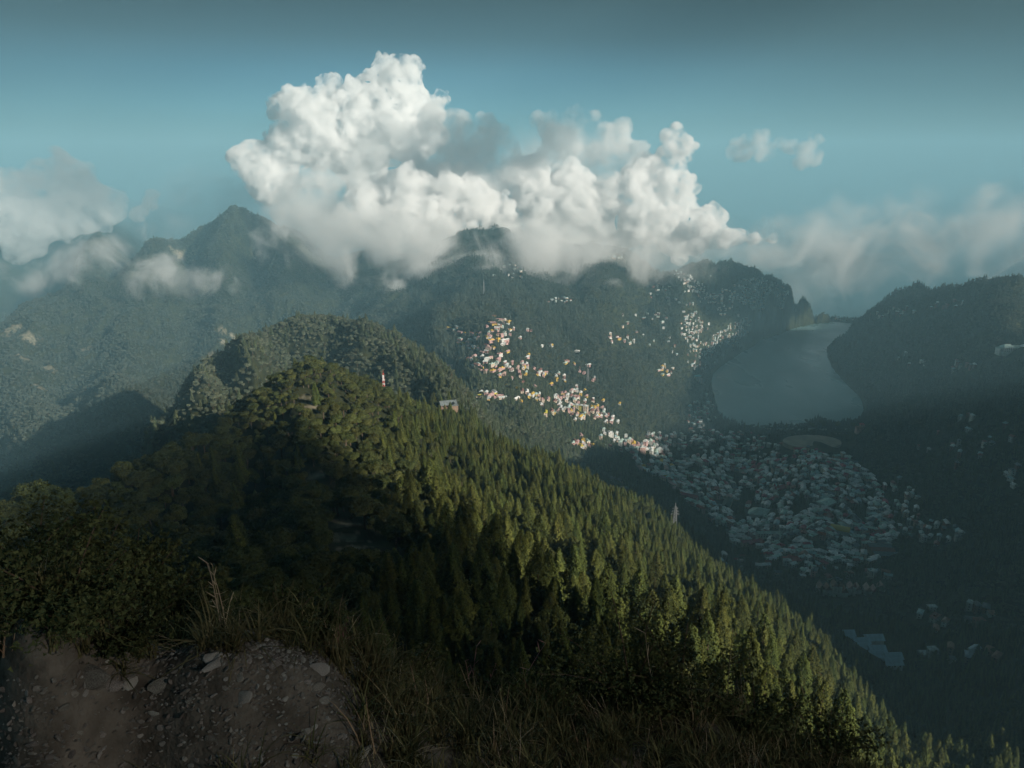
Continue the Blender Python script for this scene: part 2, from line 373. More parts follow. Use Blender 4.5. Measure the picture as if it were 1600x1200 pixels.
# lake: one sheet of water
def lake_water():
    c = lake_poly.mean(0)
    P = lake_poly + (lake_poly-c)/np.linalg.norm(lake_poly-c, axis=1)[:, None]*8
    bm = bmesh.new(); bm.faces.new([bm.verts.new((x, y, 0)) for x, y in P]); me = bpy.data.meshes.new('lake'); bm.to_mesh(me); bm.free()
    m = bpy.data.materials.new('water'); m.use_nodes = True; n, l = m.node_tree.nodes, m.node_tree.links
    p = n['Principled BSDF']; p.inputs['Base Color'].default_value = (.17, .29, .30, 1); p.inputs['Roughness'].default_value = 0.12; p.inputs['IOR'].default_value = 1.33; p.inputs['Specular IOR Level'].default_value = 0.5
    tc = n.new('ShaderNodeTexCoord'); mp = n.new('ShaderNodeMapping'); mp.inputs['Scale'].default_value = (1, .45, 1); l.new(tc.outputs['Object'], mp.inputs[0])
    a = n.new('ShaderNodeTexNoise'); a.inputs['Scale'].default_value = 0.09; a.inputs['Detail'].default_value = 6; l.new(mp.outputs[0], a.inputs['Vector'])
    b = n.new('ShaderNodeBump'); b.inputs['Distance'].default_value = 1.2; b.inputs['Strength'].default_value = 0.8; l.new(a.outputs['Fac'], b.inputs['Height']); l.new(b.outputs[0], p.inputs['Normal'])
    g = n.new('ShaderNodeTexNoise'); g.inputs['Scale'].default_value = 0.006; g.inputs['Detail'].default_value = 5; l.new(mp.outputs[0], g.inputs['Vector'])
    cr = n.new('ShaderNodeValToRGB'); cr.color_ramp.elements[0].position = .4; cr.color_ramp.elements[1].position = .62; cr.color_ramp.elements[0].color = (.24,)*3+(1,); cr.color_ramp.elements[1].color = (.42,)*3+(1,)
    l.new(g.outputs['Fac'], cr.inputs[0]); l.new(cr.outputs[0], p.inputs['Roughness'])
    me.materials.append(m); return tag(link('lake', me), kind='structure')
lake = lake_water()

# haze
HAZE_TOP = 1230.0
def box_mesh(name, x0, x1, y0, y1, z0, z1):
    v = [(x, y, z) for x in (x0, x1) for y in (y0, y1) for z in (z0, z1)]
    return mesh_np(name, v, [(0, 1, 3, 2), (4, 6, 7, 5), (0, 4, 5, 1), (2, 3, 7, 6), (0, 2, 6, 4), (1, 5, 7, 3)])
hm = bpy.data.materials.new('haze'); hm.use_nodes = True; hm.node_tree.nodes.clear()
pv = hm.node_tree.nodes.new('ShaderNodeVolumePrincipled'); ho = hm.node_tree.nodes.new('ShaderNodeOutputMaterial'); hm.node_tree.links.new(pv.outputs[0], ho.inputs['Volume'])
pv.inputs['Color'].default_value = (.37, .70, .86, 1); pv.inputs['Density'].default_value = 1.2e-4; pv.inputs['Anisotropy'].default_value = -0.05
hme = box_mesh('haze', -25000, 25000, -25000, 25000, -900, HAZE_TOP); hme.materials.append(hm)
haze = tag(link('haze', hme), kind='stuff')
# ------------------------------------------------------------------ where houses stand
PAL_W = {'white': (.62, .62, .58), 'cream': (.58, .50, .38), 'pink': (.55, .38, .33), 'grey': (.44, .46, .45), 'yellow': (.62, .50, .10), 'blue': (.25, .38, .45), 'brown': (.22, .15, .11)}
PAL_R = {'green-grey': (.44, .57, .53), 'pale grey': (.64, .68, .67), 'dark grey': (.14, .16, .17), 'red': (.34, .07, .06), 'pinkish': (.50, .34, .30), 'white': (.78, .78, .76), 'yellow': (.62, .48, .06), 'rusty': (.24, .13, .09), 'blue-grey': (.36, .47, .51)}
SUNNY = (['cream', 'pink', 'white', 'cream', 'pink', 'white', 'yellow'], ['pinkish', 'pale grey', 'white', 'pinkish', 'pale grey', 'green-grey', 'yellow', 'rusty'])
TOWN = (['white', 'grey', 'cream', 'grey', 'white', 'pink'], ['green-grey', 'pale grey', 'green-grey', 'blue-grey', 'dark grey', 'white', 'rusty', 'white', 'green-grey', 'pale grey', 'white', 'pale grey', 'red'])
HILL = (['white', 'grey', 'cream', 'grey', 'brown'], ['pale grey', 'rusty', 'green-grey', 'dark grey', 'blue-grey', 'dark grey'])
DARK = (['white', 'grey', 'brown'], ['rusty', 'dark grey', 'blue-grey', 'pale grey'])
rh = np.random.default_rng(21)
HOUSES = []      # x, y, z, w, d, storeys, roof kind, wall colour, roof colour, yaw, place, px
BIG = []         # kept clear for the landmark buildings: x, y, r
def big_spot(px, py, r):
    p = spot(px, py, 300); BIG.append((p[0], p[1], r)); return p
LM = {k: big_spot(*v) for k, v in dict(hall=(1186,803,26), chapel=(1136,790,22), crimson=(1176,852,20), longgreen=(1205,838,18), gables=(1352,1012,30), manor=(1328,928,30), pavilion=(1580,548,34),
    yellowhall=(1312,832,16), redmansion=(1237,880,15), redlong=(1072,778,16), redchurch=(1218,768,12), shed=(1290,790,16), turquoise=(1090,594,15), pinkhouse=(1003,708,9), barrack=(1378,865,26), stand=(1252,703,14), boathouse=(1345,672,18), whiteschool=(1362,803,10), villa=(700,640,12), masthut=(601,610,8), westvilla=(703,576,8),
    terrace=(905,640,14)).items()}
def free(x, y, r):
    for h_ in HOUSES:
        if abs(h_[0]-x) < 20 and abs(h_[1]-y) < 20 and math.hypot(h_[0]-x, h_[1]-y) < (h_[3]+h_[4])*.21+r: return False
    for b_ in BIG:
        if math.hypot(b_[0]-x, b_[1]-y) < b_[2]+r: return False
    return True
def add_house(px, py, pal, place, size=1.0, dmin=350):
    p = spot(px, py, dmin)
    if p is None: return
    x, y, z = p
    if lake_sd(np.array([x]), np.array([y]))[0] < 9: return
    w, d = rh.uniform(8, 15)*size*(1.25 if pal is HILL or pal is SUNNY else 1), rh.uniform(6, 8.5)*size
    if not free(x, y, (w+d)*.21): return
    e = 6.0; gx_, gy_ = h1(x+e, y)-h1(x-e, y), h1(x, y+e)-h1(x, y-e)
    yaw = math.atan2(gy_, gx_)+math.pi/2 if abs(gx_)+abs(gy_) > .8 else rh.choice([.3, 1.87])
    yaw += rh.normal(0, .22)
    HOUSES.append((x, y, z, w, d, int(rh.choice([1, 1, 2] if pal is HILL or pal is SUNNY else [1, 2, 2, 3])), rh.choice(['gable', 'gable', 'hip', 'flat']), rh.choice(pal[0]), rh.choice(pal[1]), yaw, place, px))
def blob(px, py, rx, ry, n, pal, place, rot=0, size=1.0, dmin=350):
    c, s = math.cos(R(rot)), math.sin(R(rot))
    for _ in range(n):
        u, v = rh.uniform(-1, 1), rh.uniform(-1, 1)
        if u*u+v*v > 1: continue
        add_house(px+u*rx*c-v*ry*s, py+u*rx*s+v*ry*c, pal, place, size, dmin)
def in_poly(px, py, P):
    c = False
    for i in range(len(P)):
        (ax, ay), (bx, by) = P[i], P[i-1]
        if (ay > py) != (by > py) and px < (bx-ax)*(py-ay)/(by-ay)+ax: c = not c
    return c
TOWN_PX = [(975,690),(1030,692),(1060,715),(1130,712),(1180,728),(1215,708),(1320,712),(1360,740),(1385,790),(1400,850),(1370,880),(1290,880),(1210,862),(1140,850),(1105,812),(1080,790),(1050,762),(1000,735)]
GREEN = [(1160,690,45,12),(1210,800,8,16),(1155,800,14,20),(1100,830,30,12),(1250,790,16,16),(1345,800,14,16),(1085,735,14,8),(1240,720,14,12),(1150,745,12,8),(1230,850,14,8),(1010,720,8,8),(1280,855,14,10),(1170,775,10,14)]
def town_place(px, py):
    if py < 735: return 'just below the playground' if px > 1180 else 'at the upper left of the town'
    if py < 775: return 'in the crowded middle of the town' if px > 1180 else 'at the left edge of the town'
    if py < 815: return 'in the right middle of the town' if px > 1250 else 'round the big green hall'
    return 'at the lower right of the town' if px > 1270 else 'at the lower end of the town'
n_ = 0
while n_ < 5200:
    px, py = rh.uniform(970, 1405), rh.uniform(686, 885); n_ += 1
    if not in_poly(px, py, TOWN_PX): continue
    if any(((px-a)/c)**2+((py-b)/d)**2 < 1 for a, b, c, d in GREEN): continue
    if float(fbm(np.array([px/26.0]), np.array([py/15.0]), 3)[0]) > .42: continue
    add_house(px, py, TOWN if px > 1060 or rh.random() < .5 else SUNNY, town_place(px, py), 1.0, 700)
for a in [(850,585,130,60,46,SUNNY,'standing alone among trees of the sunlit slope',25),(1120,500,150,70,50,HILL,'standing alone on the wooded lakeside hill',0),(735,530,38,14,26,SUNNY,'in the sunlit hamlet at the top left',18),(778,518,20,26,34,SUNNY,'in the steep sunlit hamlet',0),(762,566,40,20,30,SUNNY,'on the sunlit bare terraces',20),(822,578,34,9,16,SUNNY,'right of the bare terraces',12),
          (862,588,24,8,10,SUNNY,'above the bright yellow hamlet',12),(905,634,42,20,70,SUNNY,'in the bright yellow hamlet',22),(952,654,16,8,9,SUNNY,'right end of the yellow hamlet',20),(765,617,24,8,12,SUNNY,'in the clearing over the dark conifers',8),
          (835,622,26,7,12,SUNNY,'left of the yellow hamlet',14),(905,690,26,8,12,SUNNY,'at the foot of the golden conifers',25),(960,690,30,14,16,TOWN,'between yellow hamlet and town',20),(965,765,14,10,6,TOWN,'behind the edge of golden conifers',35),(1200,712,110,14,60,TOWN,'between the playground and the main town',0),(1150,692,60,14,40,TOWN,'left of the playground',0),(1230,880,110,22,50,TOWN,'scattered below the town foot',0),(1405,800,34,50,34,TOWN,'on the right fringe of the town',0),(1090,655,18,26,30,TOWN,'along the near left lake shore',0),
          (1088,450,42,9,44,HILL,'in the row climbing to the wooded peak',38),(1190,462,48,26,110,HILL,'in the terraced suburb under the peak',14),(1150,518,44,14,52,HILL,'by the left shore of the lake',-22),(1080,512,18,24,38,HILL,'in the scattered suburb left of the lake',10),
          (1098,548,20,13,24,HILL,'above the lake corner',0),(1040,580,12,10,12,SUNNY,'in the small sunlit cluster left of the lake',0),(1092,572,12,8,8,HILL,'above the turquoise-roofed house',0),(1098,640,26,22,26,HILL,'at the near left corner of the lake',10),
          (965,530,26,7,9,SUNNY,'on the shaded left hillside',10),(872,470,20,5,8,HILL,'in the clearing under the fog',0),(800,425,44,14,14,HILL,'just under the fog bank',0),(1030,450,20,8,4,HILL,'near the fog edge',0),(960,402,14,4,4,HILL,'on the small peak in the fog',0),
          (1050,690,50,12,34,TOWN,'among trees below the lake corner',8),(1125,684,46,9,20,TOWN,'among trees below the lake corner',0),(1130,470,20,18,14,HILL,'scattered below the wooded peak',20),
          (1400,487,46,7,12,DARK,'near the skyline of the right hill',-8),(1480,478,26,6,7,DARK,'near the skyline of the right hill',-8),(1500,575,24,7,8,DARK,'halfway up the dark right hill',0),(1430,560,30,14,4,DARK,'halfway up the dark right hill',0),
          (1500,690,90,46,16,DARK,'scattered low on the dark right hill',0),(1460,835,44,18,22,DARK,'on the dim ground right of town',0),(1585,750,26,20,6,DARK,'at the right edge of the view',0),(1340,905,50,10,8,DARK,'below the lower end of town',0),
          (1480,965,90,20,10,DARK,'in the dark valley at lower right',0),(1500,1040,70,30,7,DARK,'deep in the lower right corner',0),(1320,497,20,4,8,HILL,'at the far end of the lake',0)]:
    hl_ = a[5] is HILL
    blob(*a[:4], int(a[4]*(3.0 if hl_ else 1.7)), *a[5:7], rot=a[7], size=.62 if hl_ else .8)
print('HOUSES', len(HOUSES))
HOUSE_SPOTS = []
for h_ in HOUSES+[(b[0], b[1], 0, b[2]*1.6, b[2]*1.6) for b in BIG]:
    x, y = h_[0], h_[1]; D = math.hypot(x, y); r_ = (h_[3]+h_[4])*.25
    HOUSE_SPOTS.append((x, y, r_))
    for k_, q_ in ((11, 1.0), (22, .8)):
        HOUSE_SPOTS.append((x-x/D*(k_+r_*.5), y-y/D*(k_+r_*.5), r_*q_))
pg = spot(1265, 691, 800)
for qx_, qy_, qr_ in [(528,825,5),(542,842,6),(560,862,6),(577,886,5),(640,886,7),(478,625,3),(487,640,3),(492,748,4),(505,770,4)]:
    s_ = spot(qx_, qy_, 60); D = math.hypot(s_[0], s_[1])
    for k_ in (0, 8, 16): HOUSE_SPOTS.append((s_[0]-s_[0]/D*k_, s_[1]-s_[1]/D*k_, qr_))
HOUSE_SPOTS.append((pg[0], pg[1], 62)); HOUSE_SPOTS.append((pg[0]-50, pg[1], 46)); HOUSE_SPOTS.append((pg[0]+50, pg[1]+4, 46)); HOUSE_SPOTS.append((pg[0]+15, pg[1]-50, 40)); HOUSE_SPOTS.append((pg[0]-30, pg[1]-48, 40))
for q_ in range(9): 
    s_ = spot(1190+q_*17, 676, 800); HOUSE_SPOTS.append((s_[0], s_[1], 22))
# ------------------------------------------------------------------ foliage
def leaf_material(name, dark, light, rnd=0.25):
    m = bpy.data.materials.new(name); m.use_nodes = True
    n, l = m.node_tree.nodes, m.node_tree.links; p = n['Principled BSDF']; p.inputs['Roughness'].default_value = 0.75; p.inputs['Specular IOR Level'].default_value = 0.15
    at = n.new('ShaderNodeAttribute'); at.attribute_name = 'tone'
    mx = n.new('ShaderNodeMix'); mx.data_type = 'RGBA'; mx.inputs[6].default_value = (*dark, 1); mx.inputs[7].default_value = (*light, 1); l.new(at.outputs['Fac'], mx.inputs[0])
    oi = n.new('ShaderNodeObjectInfo')
    mr = n.new('ShaderNodeMapRange'); mr.inputs['To Min'].default_value = 1-rnd; mr.inputs['To Max'].default_value = 1+rnd; l.new(oi.outputs['Random'], mr.inputs['Value'])
    ml = n.new('ShaderNodeMath'); ml.operation = 'MULTIPLY'; ml.inputs[1].default_value = 13.7; fr = n.new('ShaderNodeMath'); fr.operation = 'FRACT'
    l.new(oi.outputs['Random'], ml.inputs[0]); l.new(ml.outputs[0], fr.inputs[0])
    mh = n.new('ShaderNodeMapRange'); mh.inputs['To Min'].default_value = 0.475; mh.inputs['To Max'].default_value = 0.515; l.new(fr.outputs[0], mh.inputs['Value'])
    hs = n.new('ShaderNodeHueSaturation'); l.new(mx.outputs[2], hs.inputs['Color']); l.new(mr.outputs[0], hs.inputs['Value']); l.new(mh.outputs[0], hs.inputs['Hue'])
    l.new(hs.outputs[0], p.inputs['Base Color'])
    return m
M_CON = leaf_material('conifer_needles', (.034, .048, .014), (.115, .135, .032))
M_BRO = leaf_material('oak_leaves', (.030, .040, .014), (.10, .115, .034))
M_HAZED = leaf_material('silver_oak_leaves', (.055, .070, .045), (.165, .185, .120))  # oak leaves paled and greyed in colour to imitate haze
M_CON2 = leaf_material('hill_conifer_needles', (.045, .062, .032), (.125, .150, .075))  # needles paled likewise for the hazy hill
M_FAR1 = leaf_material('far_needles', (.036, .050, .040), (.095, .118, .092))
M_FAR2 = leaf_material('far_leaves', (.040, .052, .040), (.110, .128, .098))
M_BARK = mat('bark', (.10, .075, .055), 0.95, 0.1, vary=0.4, scale=3, bump=0.05)

def clumps(P, Nn, size, r, k=5, tone=None):
    """k irregular leaf-spray triangles round every point of P, tilted to face Nn"""
    n = len(P); P = np.repeat(P, k, 0); Nn = np.repeat(Nn, k, 0); S = np.repeat(size, k)
    Nn = Nn + r.normal(0, .55, Nn.shape); Nn /= np.linalg.norm(Nn, axis=1)[:, None]
    ref = r.normal(0, 1, Nn.shape); T = np.cross(Nn, ref); T /= np.linalg.norm(T, axis=1)[:, None]+1e-9; B = np.cross(Nn, T)
    C = P + r.normal(0, .33, P.shape)*S[:, None]
    out = []
    for q in range(3):
        a = q*2.094 + r.uniform(-.5, .5, len(C)); rr = S*r.uniform(.45, 1.0, len(C))
        out.append(C + T*(np.cos(a)*rr)[:, None] + B*(np.sin(a)*rr)[:, None] - Nn*(rr*.25)[:, None])
    Vv = np.stack(out, 1).reshape(-1, 3); Ff = np.arange(len(Vv)).reshape(-1, 3)
    tn = np.repeat(tone if tone is not None else r.uniform(0, 1, n), k) + r.uniform(-.2, .2, n*k)
    return Vv, Ff, np.clip(np.repeat(tn, 3), 0, 1)
def conifer_crown(seed, h=22.0, n=900, k=5, size=0.62, wide=3.1):
    r = np.random.default_rng(seed)
    z = r.beta(1.05, 1.35, n); ang = r.uniform(0, 2*np.pi, n)
    prof = wide*np.power(1-z, 0.62)*(0.85+0.15*np.sin(z*42+seed)) + 0.12
    lob = 1 + .20*np.sin(ang*3+seed+z*5) + .14*np.sin(ang*5-seed*2+z*11)
    rad = prof*lob*np.sqrt(r.uniform(.45, 1.0, n))
    zz = h*(0.10+0.90*z) - rad*0.22
    P = np.stack([rad*np.cos(ang), rad*np.sin(ang), zz], 1)
    Nn = np.stack([np.cos(ang), np.sin(ang), np.full(n, .75)], 1)
    s = size*r.uniform(.7, 1.25, n)*(1.05-.45*z)
    tone = .35 + .35*np.sin(ang*3+seed+z*5) + r.uniform(-.25, .35, n)
    return clumps(P, Nn, s, r, k, tone)
def broad_crown(seed, h=14.0, n=900, k=5, size=0.62, wide=5.2):
    r = np.random.default_rng(seed+100)
    nl = 9; lobes = [(0, 0, h*.62, wide*.62)]
    for i in range(nl):
        a = i*2.4+r.uniform(-.4, .4); q = r.uniform(.35, .62)*wide
        lobes.append((q*math.cos(a), q*math.sin(a), h*r.uniform(.42, .82), wide*r.uniform(.32, .50)))
    L = np.array(lobes); w = L[:, 3]**2; idx = r.choice(len(L), n, p=w/w.sum())
    d = r.normal(0, 1, (n, 3)); d[:, 2] = np.abs(d[:, 2])*1.0 - .35; d /= np.linalg.norm(d, axis=1)[:, None]
    P = L[idx, :3] + d*(L[idx, 3]*r.uniform(.72, 1.03, n))[:, None]*np.array([1, 1, .85])
    s = size*r.uniform(.7, 1.3, n)
    lt = r.uniform(.1, .7, len(L))
    return clumps(P, d+np.array([0, 0, .3]), s, r, k, lt[idx]+r.uniform(-.2, .3, n))
def tube(pts, rads, sides=6):
    Vv = []; Ff = []
    for i, (p, rr) in enumerate(zip(pts, rads)):
        for s in range(sides):
            a = 2*math.pi*s/sides; Vv.append((p[0]+rr*math.cos(a), p[1]+rr*math.sin(a), p[2]))
    for i in range(len(pts)-1):
        for s in range(sides):
            a = i*sides+s; b = i*sides+(s+1) % sides
            Ff.append((a, b, b+sides)); Ff.append((a, b+sides, a+sides))
    return Vv, Ff
def trunk_geo(seed, h, kind):
    r = np.random.default_rng(seed); V_, F_ = tube([(0, 0, -2), (0, 0, h*.2), (r.uniform(-.2, .2), r.uniform(-.2, .2), h*.6), (0, 0, h*(.97 if kind == 'c' else .75))], [.42, .34, .2, .04])
    V_ = list(V_); F_ = list(F_)
    for i in range(5):
        a = i*2.4+seed; z0 = h*(.25+.09*i); q = (1.6 if kind == 'c' else 3.2)
        vv, ff = tube([(0, 0, z0), (q*.5*math.cos(a), q*.5*math.sin(a), z0+q*.25), (q*math.cos(a), q*math.sin(a), z0+q*(.3 if kind == 'c' else .8))], [.12, .08, .03], 4)
        o = len(V_); V_ += vv; F_ += [tuple(x+o for x in f) for f in ff]
    return V_, F_
def tone_mesh(name, g, m):
    V_, F_, T_ = g; me = mesh_np(name, V_, F_, [m]); a = me.attributes.new('tone', 'FLOAT', 'POINT'); a.data.foreach_set('value', T_.astype(np.float32)); return me
def joined(name, g, tr, m):
    V_, F_, T_ = g; o = len(V_); tv, tf = tr
    me = mesh_np(name, np.vstack([V_, tv]), np.vstack([F_, np.array(tf)+o]), [m, M_BARK])
    a = me.attributes.new('tone', 'FLOAT', 'POINT'); a.data.foreach_set('value', np.concatenate([T_, np.zeros(len(tv))]).astype(np.float32))
    me.polygons.foreach_set('material_index', np.concatenate([np.zeros(len(F_), np.int32), np.ones(len(tf), np.int32)])); me.update(); return me

# variants: hi (individual trees), mid and far (the massed forest)
CON_H = [(20, 4.3), (24, 4.9), (17, 4.6), (26, 5.2), (21, 3.8)]
BRO_H = [(13, 4.8), (15, 5.4), (11, 4.4), (14, 5.8)]
hi = {'c': [], 'b': []}
for i, (h_, w_) in enumerate(CON_H):
    hi['c'].append((tone_mesh('crown', conifer_crown(i, h_, 2600, 5, .40, w_), M_CON), mesh_np('trunk', *trunk_geo(i, h_, 'c'), [M_BARK]), h_))
for i, (h_, w_) in enumerate(BRO_H):
    hi['b'].append((tone_mesh('crown', broad_crown(i, h_, 2800, 5, .40, w_), M_BRO), mesh_np('trunk', *trunk_geo(i+9, h_, 'b'), [M_BARK]), h_))
def source_collection(name, n, k, size, mc=None, mb=None):
    mc = mc or M_CON; mb = mb or M_BRO
    c = bpy.data.collections.new(name)
    for i, (h_, w_) in enumerate(CON_H):
        o = bpy.data.objects.new('%s_%02d' % (name, i), joined('conifer', conifer_crown(i+20, h_, n, k, size, w_), trunk_geo(i, h_, 'c'), mc)); c.objects.link(o)
    for i, (h_, w_) in enumerate(BRO_H):
        o = bpy.data.objects.new('%s_%02d' % (name, i+5), joined('oak', broad_crown(i+20, h_, n, k, size, w_), trunk_geo(i+9, h_, 'b'), mb)); c.objects.link(o)
    return c
SRC_NEAR = source_collection('near_source', 1300, 5, .55)
SRC_MID = source_collection('mid_source', 420, 5, .85, M_CON2, M_HAZED)
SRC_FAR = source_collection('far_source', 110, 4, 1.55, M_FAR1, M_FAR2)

def instancer(name, pts, idx, rot, scl, source, label, cat):
    me = bpy.data.meshes.new(name); me.vertices.add(len(pts)); me.vertices.foreach_set('co', np.asarray(pts, np.float32).ravel())
    a = me.attributes.new('pick', 'INT', 'POINT'); a.data.foreach_set('value', np.asarray(idx, np.int32))
    a = me.attributes.new('turn', 'FLOAT_VECTOR', 'POINT'); a.data.foreach_set('vector', np.asarray(rot, np.float32).ravel())
    a = me.attributes.new('size', 'FLOAT_VECTOR', 'POINT'); a.data.foreach_set('vector', np.asarray(scl, np.float32).ravel())
    g = bpy.data.node_groups.new(name, 'GeometryNodeTree')
    g.interface.new_socket('Geometry', in_out='INPUT', socket_type='NodeSocketGeometry'); g.interface.new_socket('Geometry', in_out='OUTPUT', socket_type='NodeSocketGeometry')
    N_, L_ = g.nodes, g.links
    gi, go = N_.new('NodeGroupInput'), N_.new('NodeGroupOutput')
    ip = N_.new('GeometryNodeInstanceOnPoints'); ci = N_.new('GeometryNodeCollectionInfo'); ci.inputs['Collection'].default_value = source; ci.inputs['Separate Children'].default_value = True; ci.inputs['Reset Children'].default_value = True
    def attr(nm, t):
        x = N_.new('GeometryNodeInputNamedAttribute'); x.data_type = t; x.inputs['Name'].default_value = nm; return x.outputs['Attribute']
    L_.new(gi.outputs[0], ip.inputs['Points']); L_.new(ci.outputs[0], ip.inputs['Instance']); ip.inputs['Pick Instance'].default_value = True
    L_.new(attr('pick', 'INT'), ip.inputs['Instance Index']); L_.new(attr('turn', 'FLOAT_VECTOR'), ip.inputs['Rotation']); L_.new(attr('size', 'FLOAT_VECTOR'), ip.inputs['Scale'])
    L_.new(ip.outputs[0], go.inputs[0])
    o = link(name, me); md = o.modifiers.new('scatter', 'NODES'); md.node_group = g
    return tag(o, label, cat, kind='stuff')

# where houses stand (filled first so that trees keep clear of them): x, y, radius

def visible(x, y, top, slack=0.0):
    D = np.hypot(x, y); i, fa, j, fr = _idx(np.arctan2(x, y), D)
    j = np.maximum(j-1, 0); r0 = np.minimum(RUN[i, j], RUN[i+1, j])
    return (top-H)/D > r0 - slack/D
def scatter(dmin, dmax, sp):
    a0 = R(39)
    x0 = dmax*math.sin(a0); nx, ny = int(2*x0/sp), int(dmax/sp)
    gx, gy = np.meshgrid(np.arange(nx)*sp-x0, np.arange(ny)*sp, indexing='ij')
    gx = gx.ravel(); gy = gy.ravel(); k = np.floor(gy/sp).astype(int) % 2
    gx = gx + k*sp*.5 + rng.uniform(-.38, .38, gx.shape)*sp; gy = gy + rng.uniform(-.38, .38, gy.shape)*sp
    D = np.hypot(gx, gy); a = np.arctan2(gx, gy)
    ok = (D >= dmin) & (D < dmax) & (np.abs(a) < a0)
    gx, gy, D = gx[ok], gy[ok], D[ok]
    z = height(gx, gy)
    ok = visible(gx, gy, z+24, 8.0) & (z > -250)
    gx, gy, z = gx[ok], gy[ok], z[ok]
    # not on the water, not on bare ground, not on houses
    ok = lake_sd(gx, gy) > 5
    i, fa, j, fr = _idx(np.arctan2(gx, gy), np.hypot(gx, gy)); ok &= bare_mask[i, j] < rng.uniform(.25, .8, len(gx))
    gx, gy, z = gx[ok], gy[ok], z[ok]
    if len(HOUSE_SPOTS):
        hs = np.array(HOUSE_SPOTS); keep = np.ones(len(gx), bool)
        cell = 30.0; G = {}
        for q, (hx, hy, hr) in enumerate(hs):
            for cx in range(int((hx-hr-4)//cell), int((hx+hr+4)//cell)+1):
                for cy_ in range(int((hy-hr-4)//cell), int((hy+hr+4)//cell)+1): G.setdefault((cx, cy_), []).append(q)
        ck = np.floor(gx/cell).astype(int); cl = np.floor(gy/cell).astype(int)
        for q in range(len(gx)):
            for s in G.get((ck[q], cl[q]), ()):
                if (gx[q]-hs[s, 0])**2 + (gy[q]-hs[s, 1])**2 < (hs[s, 2]+2.2)**2: keep[q] = False; break
        gx, gy, z = gx[keep], gy[keep], z[keep]
    return gx, gy, z
def species(x, y, z):
    px, py, _ = pixel(x, y, z+8); D = np.hypot(x, y)
    near = smooth(560, 760, px + (py-700)*0.25)*.80 + .03 - .38*smooth(.05, .5, fbm(x/45+7, y/45, 3))
    far = .30 + .55*smooth(-.2, .6, fbm(x/260, y/260, 3))
    left = .12
    pc = np.where(D < 760, near, np.where(px < 640, left, far))
    return rng.uniform(0, 1, len(x)) < pc
def build_set(dmin, dmax, sp):
    x, y, z = scatter(dmin, dmax, sp); c = species(x, y, z)
    keep = (c | (rng.uniform(0, 1, len(x)) < .80)) & (fbm(x/33+40, y/33, 2) < rng.uniform(.25, .9, len(x))); x, y, z, c = x[keep], y[keep], z[keep], c[keep]
    idx = np.where(c, rng.integers(0, 5, len(x)), 5+rng.integers(0, 4, len(x)))
    s = rng.uniform(.50, 1.18, len(x))*(1+.22*fbm(x/60, y/60, 2))
    sc3 = np.stack([s*rng.uniform(.9, 1.35, len(x)), s*rng.uniform(.9, 1.35, len(x)), s], 1)
    rot = np.stack([rng.uniform(-.07, .07, len(x)), rng.uniform(-.07, .07, len(x)), rng.uniform(0, 6.28, len(x))], 1)
    return x, y, z, idx, rot, sc3
S1 = [np.concatenate(q_) for q_ in zip(build_set(46, 330, 7.0), build_set(330, 760, 5.6))]
x, y, z, idx, rot, s3 = S1
D_ = np.hypot(x, y); s3 = s3*(np.clip(D_/190, .33, 1)*(1-.38*smooth(230, 480, D_)))[:, None]
hts = np.array([h for h, w in CON_H]+[h for h, w in BRO_H])[idx]*s3[:, 2]
px, py, yc = pixel(x, y, z+hts*.6)
inf = (px > 5) & (px < 1595) & (py < 1180) & visible(x, y, z+hts*.75, 0)
scr = np.where(inf, hts/np.hypot(x, y), 0)
order = np.argsort(-scr)[:290]
ind = np.zeros(len(x), bool); ind[order] = scr[order] > 0
# ordinary words for the places the individual trees stand in
def tree_place(px, py):
    if py > 1000 and px < 760: return 'just beyond the grassy edge of the path'
    if py > 1000 and px < 1150: return 'just beyond the bushes at the bottom'
    if py > 1000: return 'at the lower right end of the ridge'
    if px < 330 and py > 800: return 'on the dark slope beyond the left mound'
    if px < 330: return 'on the dark left skyline of the ridge'
    if px < 500 and py > 800: return 'behind the tall dry stalks'
    if px < 500: return 'in the dark woods left of the crest'
    if px < 640 and py > 800: return 'beside the bare sandy scar'
    if px < 640: return 'on the upper crest of the near ridge'
    if px < 760 and py > 860: return 'below the bare sandy scar'
    if px < 760: return 'right of the crest in half shade'
    if px < 900 and py > 880: return 'low on the golden lit slope'
    if px < 900: return 'high on the golden lit slope'
    if px < 1050 and py > 900: return 'lower right of the golden lit slope'
    if px < 1050: return 'on the right part of the golden slope'
    return 'on the outer right flank of the ridge'
rows = []
for q in np.where(ind)[0]:
    kk = 'c' if idx[q] < 5 else 'b'; rows.append((q, kk, tree_place(px[q], py[q]), px[q], py[q], hts[q]))
groups = {}
for r_ in rows: groups.setdefault((r_[1], r_[2]), []).append(r_)
def ordinal(n):
    W_ = ['', 'first', 'second', 'third', 'fourth', 'fifth', 'sixth', 'seventh', 'eighth', 'ninth', 'tenth', 'eleventh', 'twelfth']
    if n < len(W_): return W_[n]
    return '%d%s' % (n, 'th' if 10 < n % 100 < 20 else {1: 'st', 2: 'nd', 3: 'rd'}.get(n % 10, 'th'))
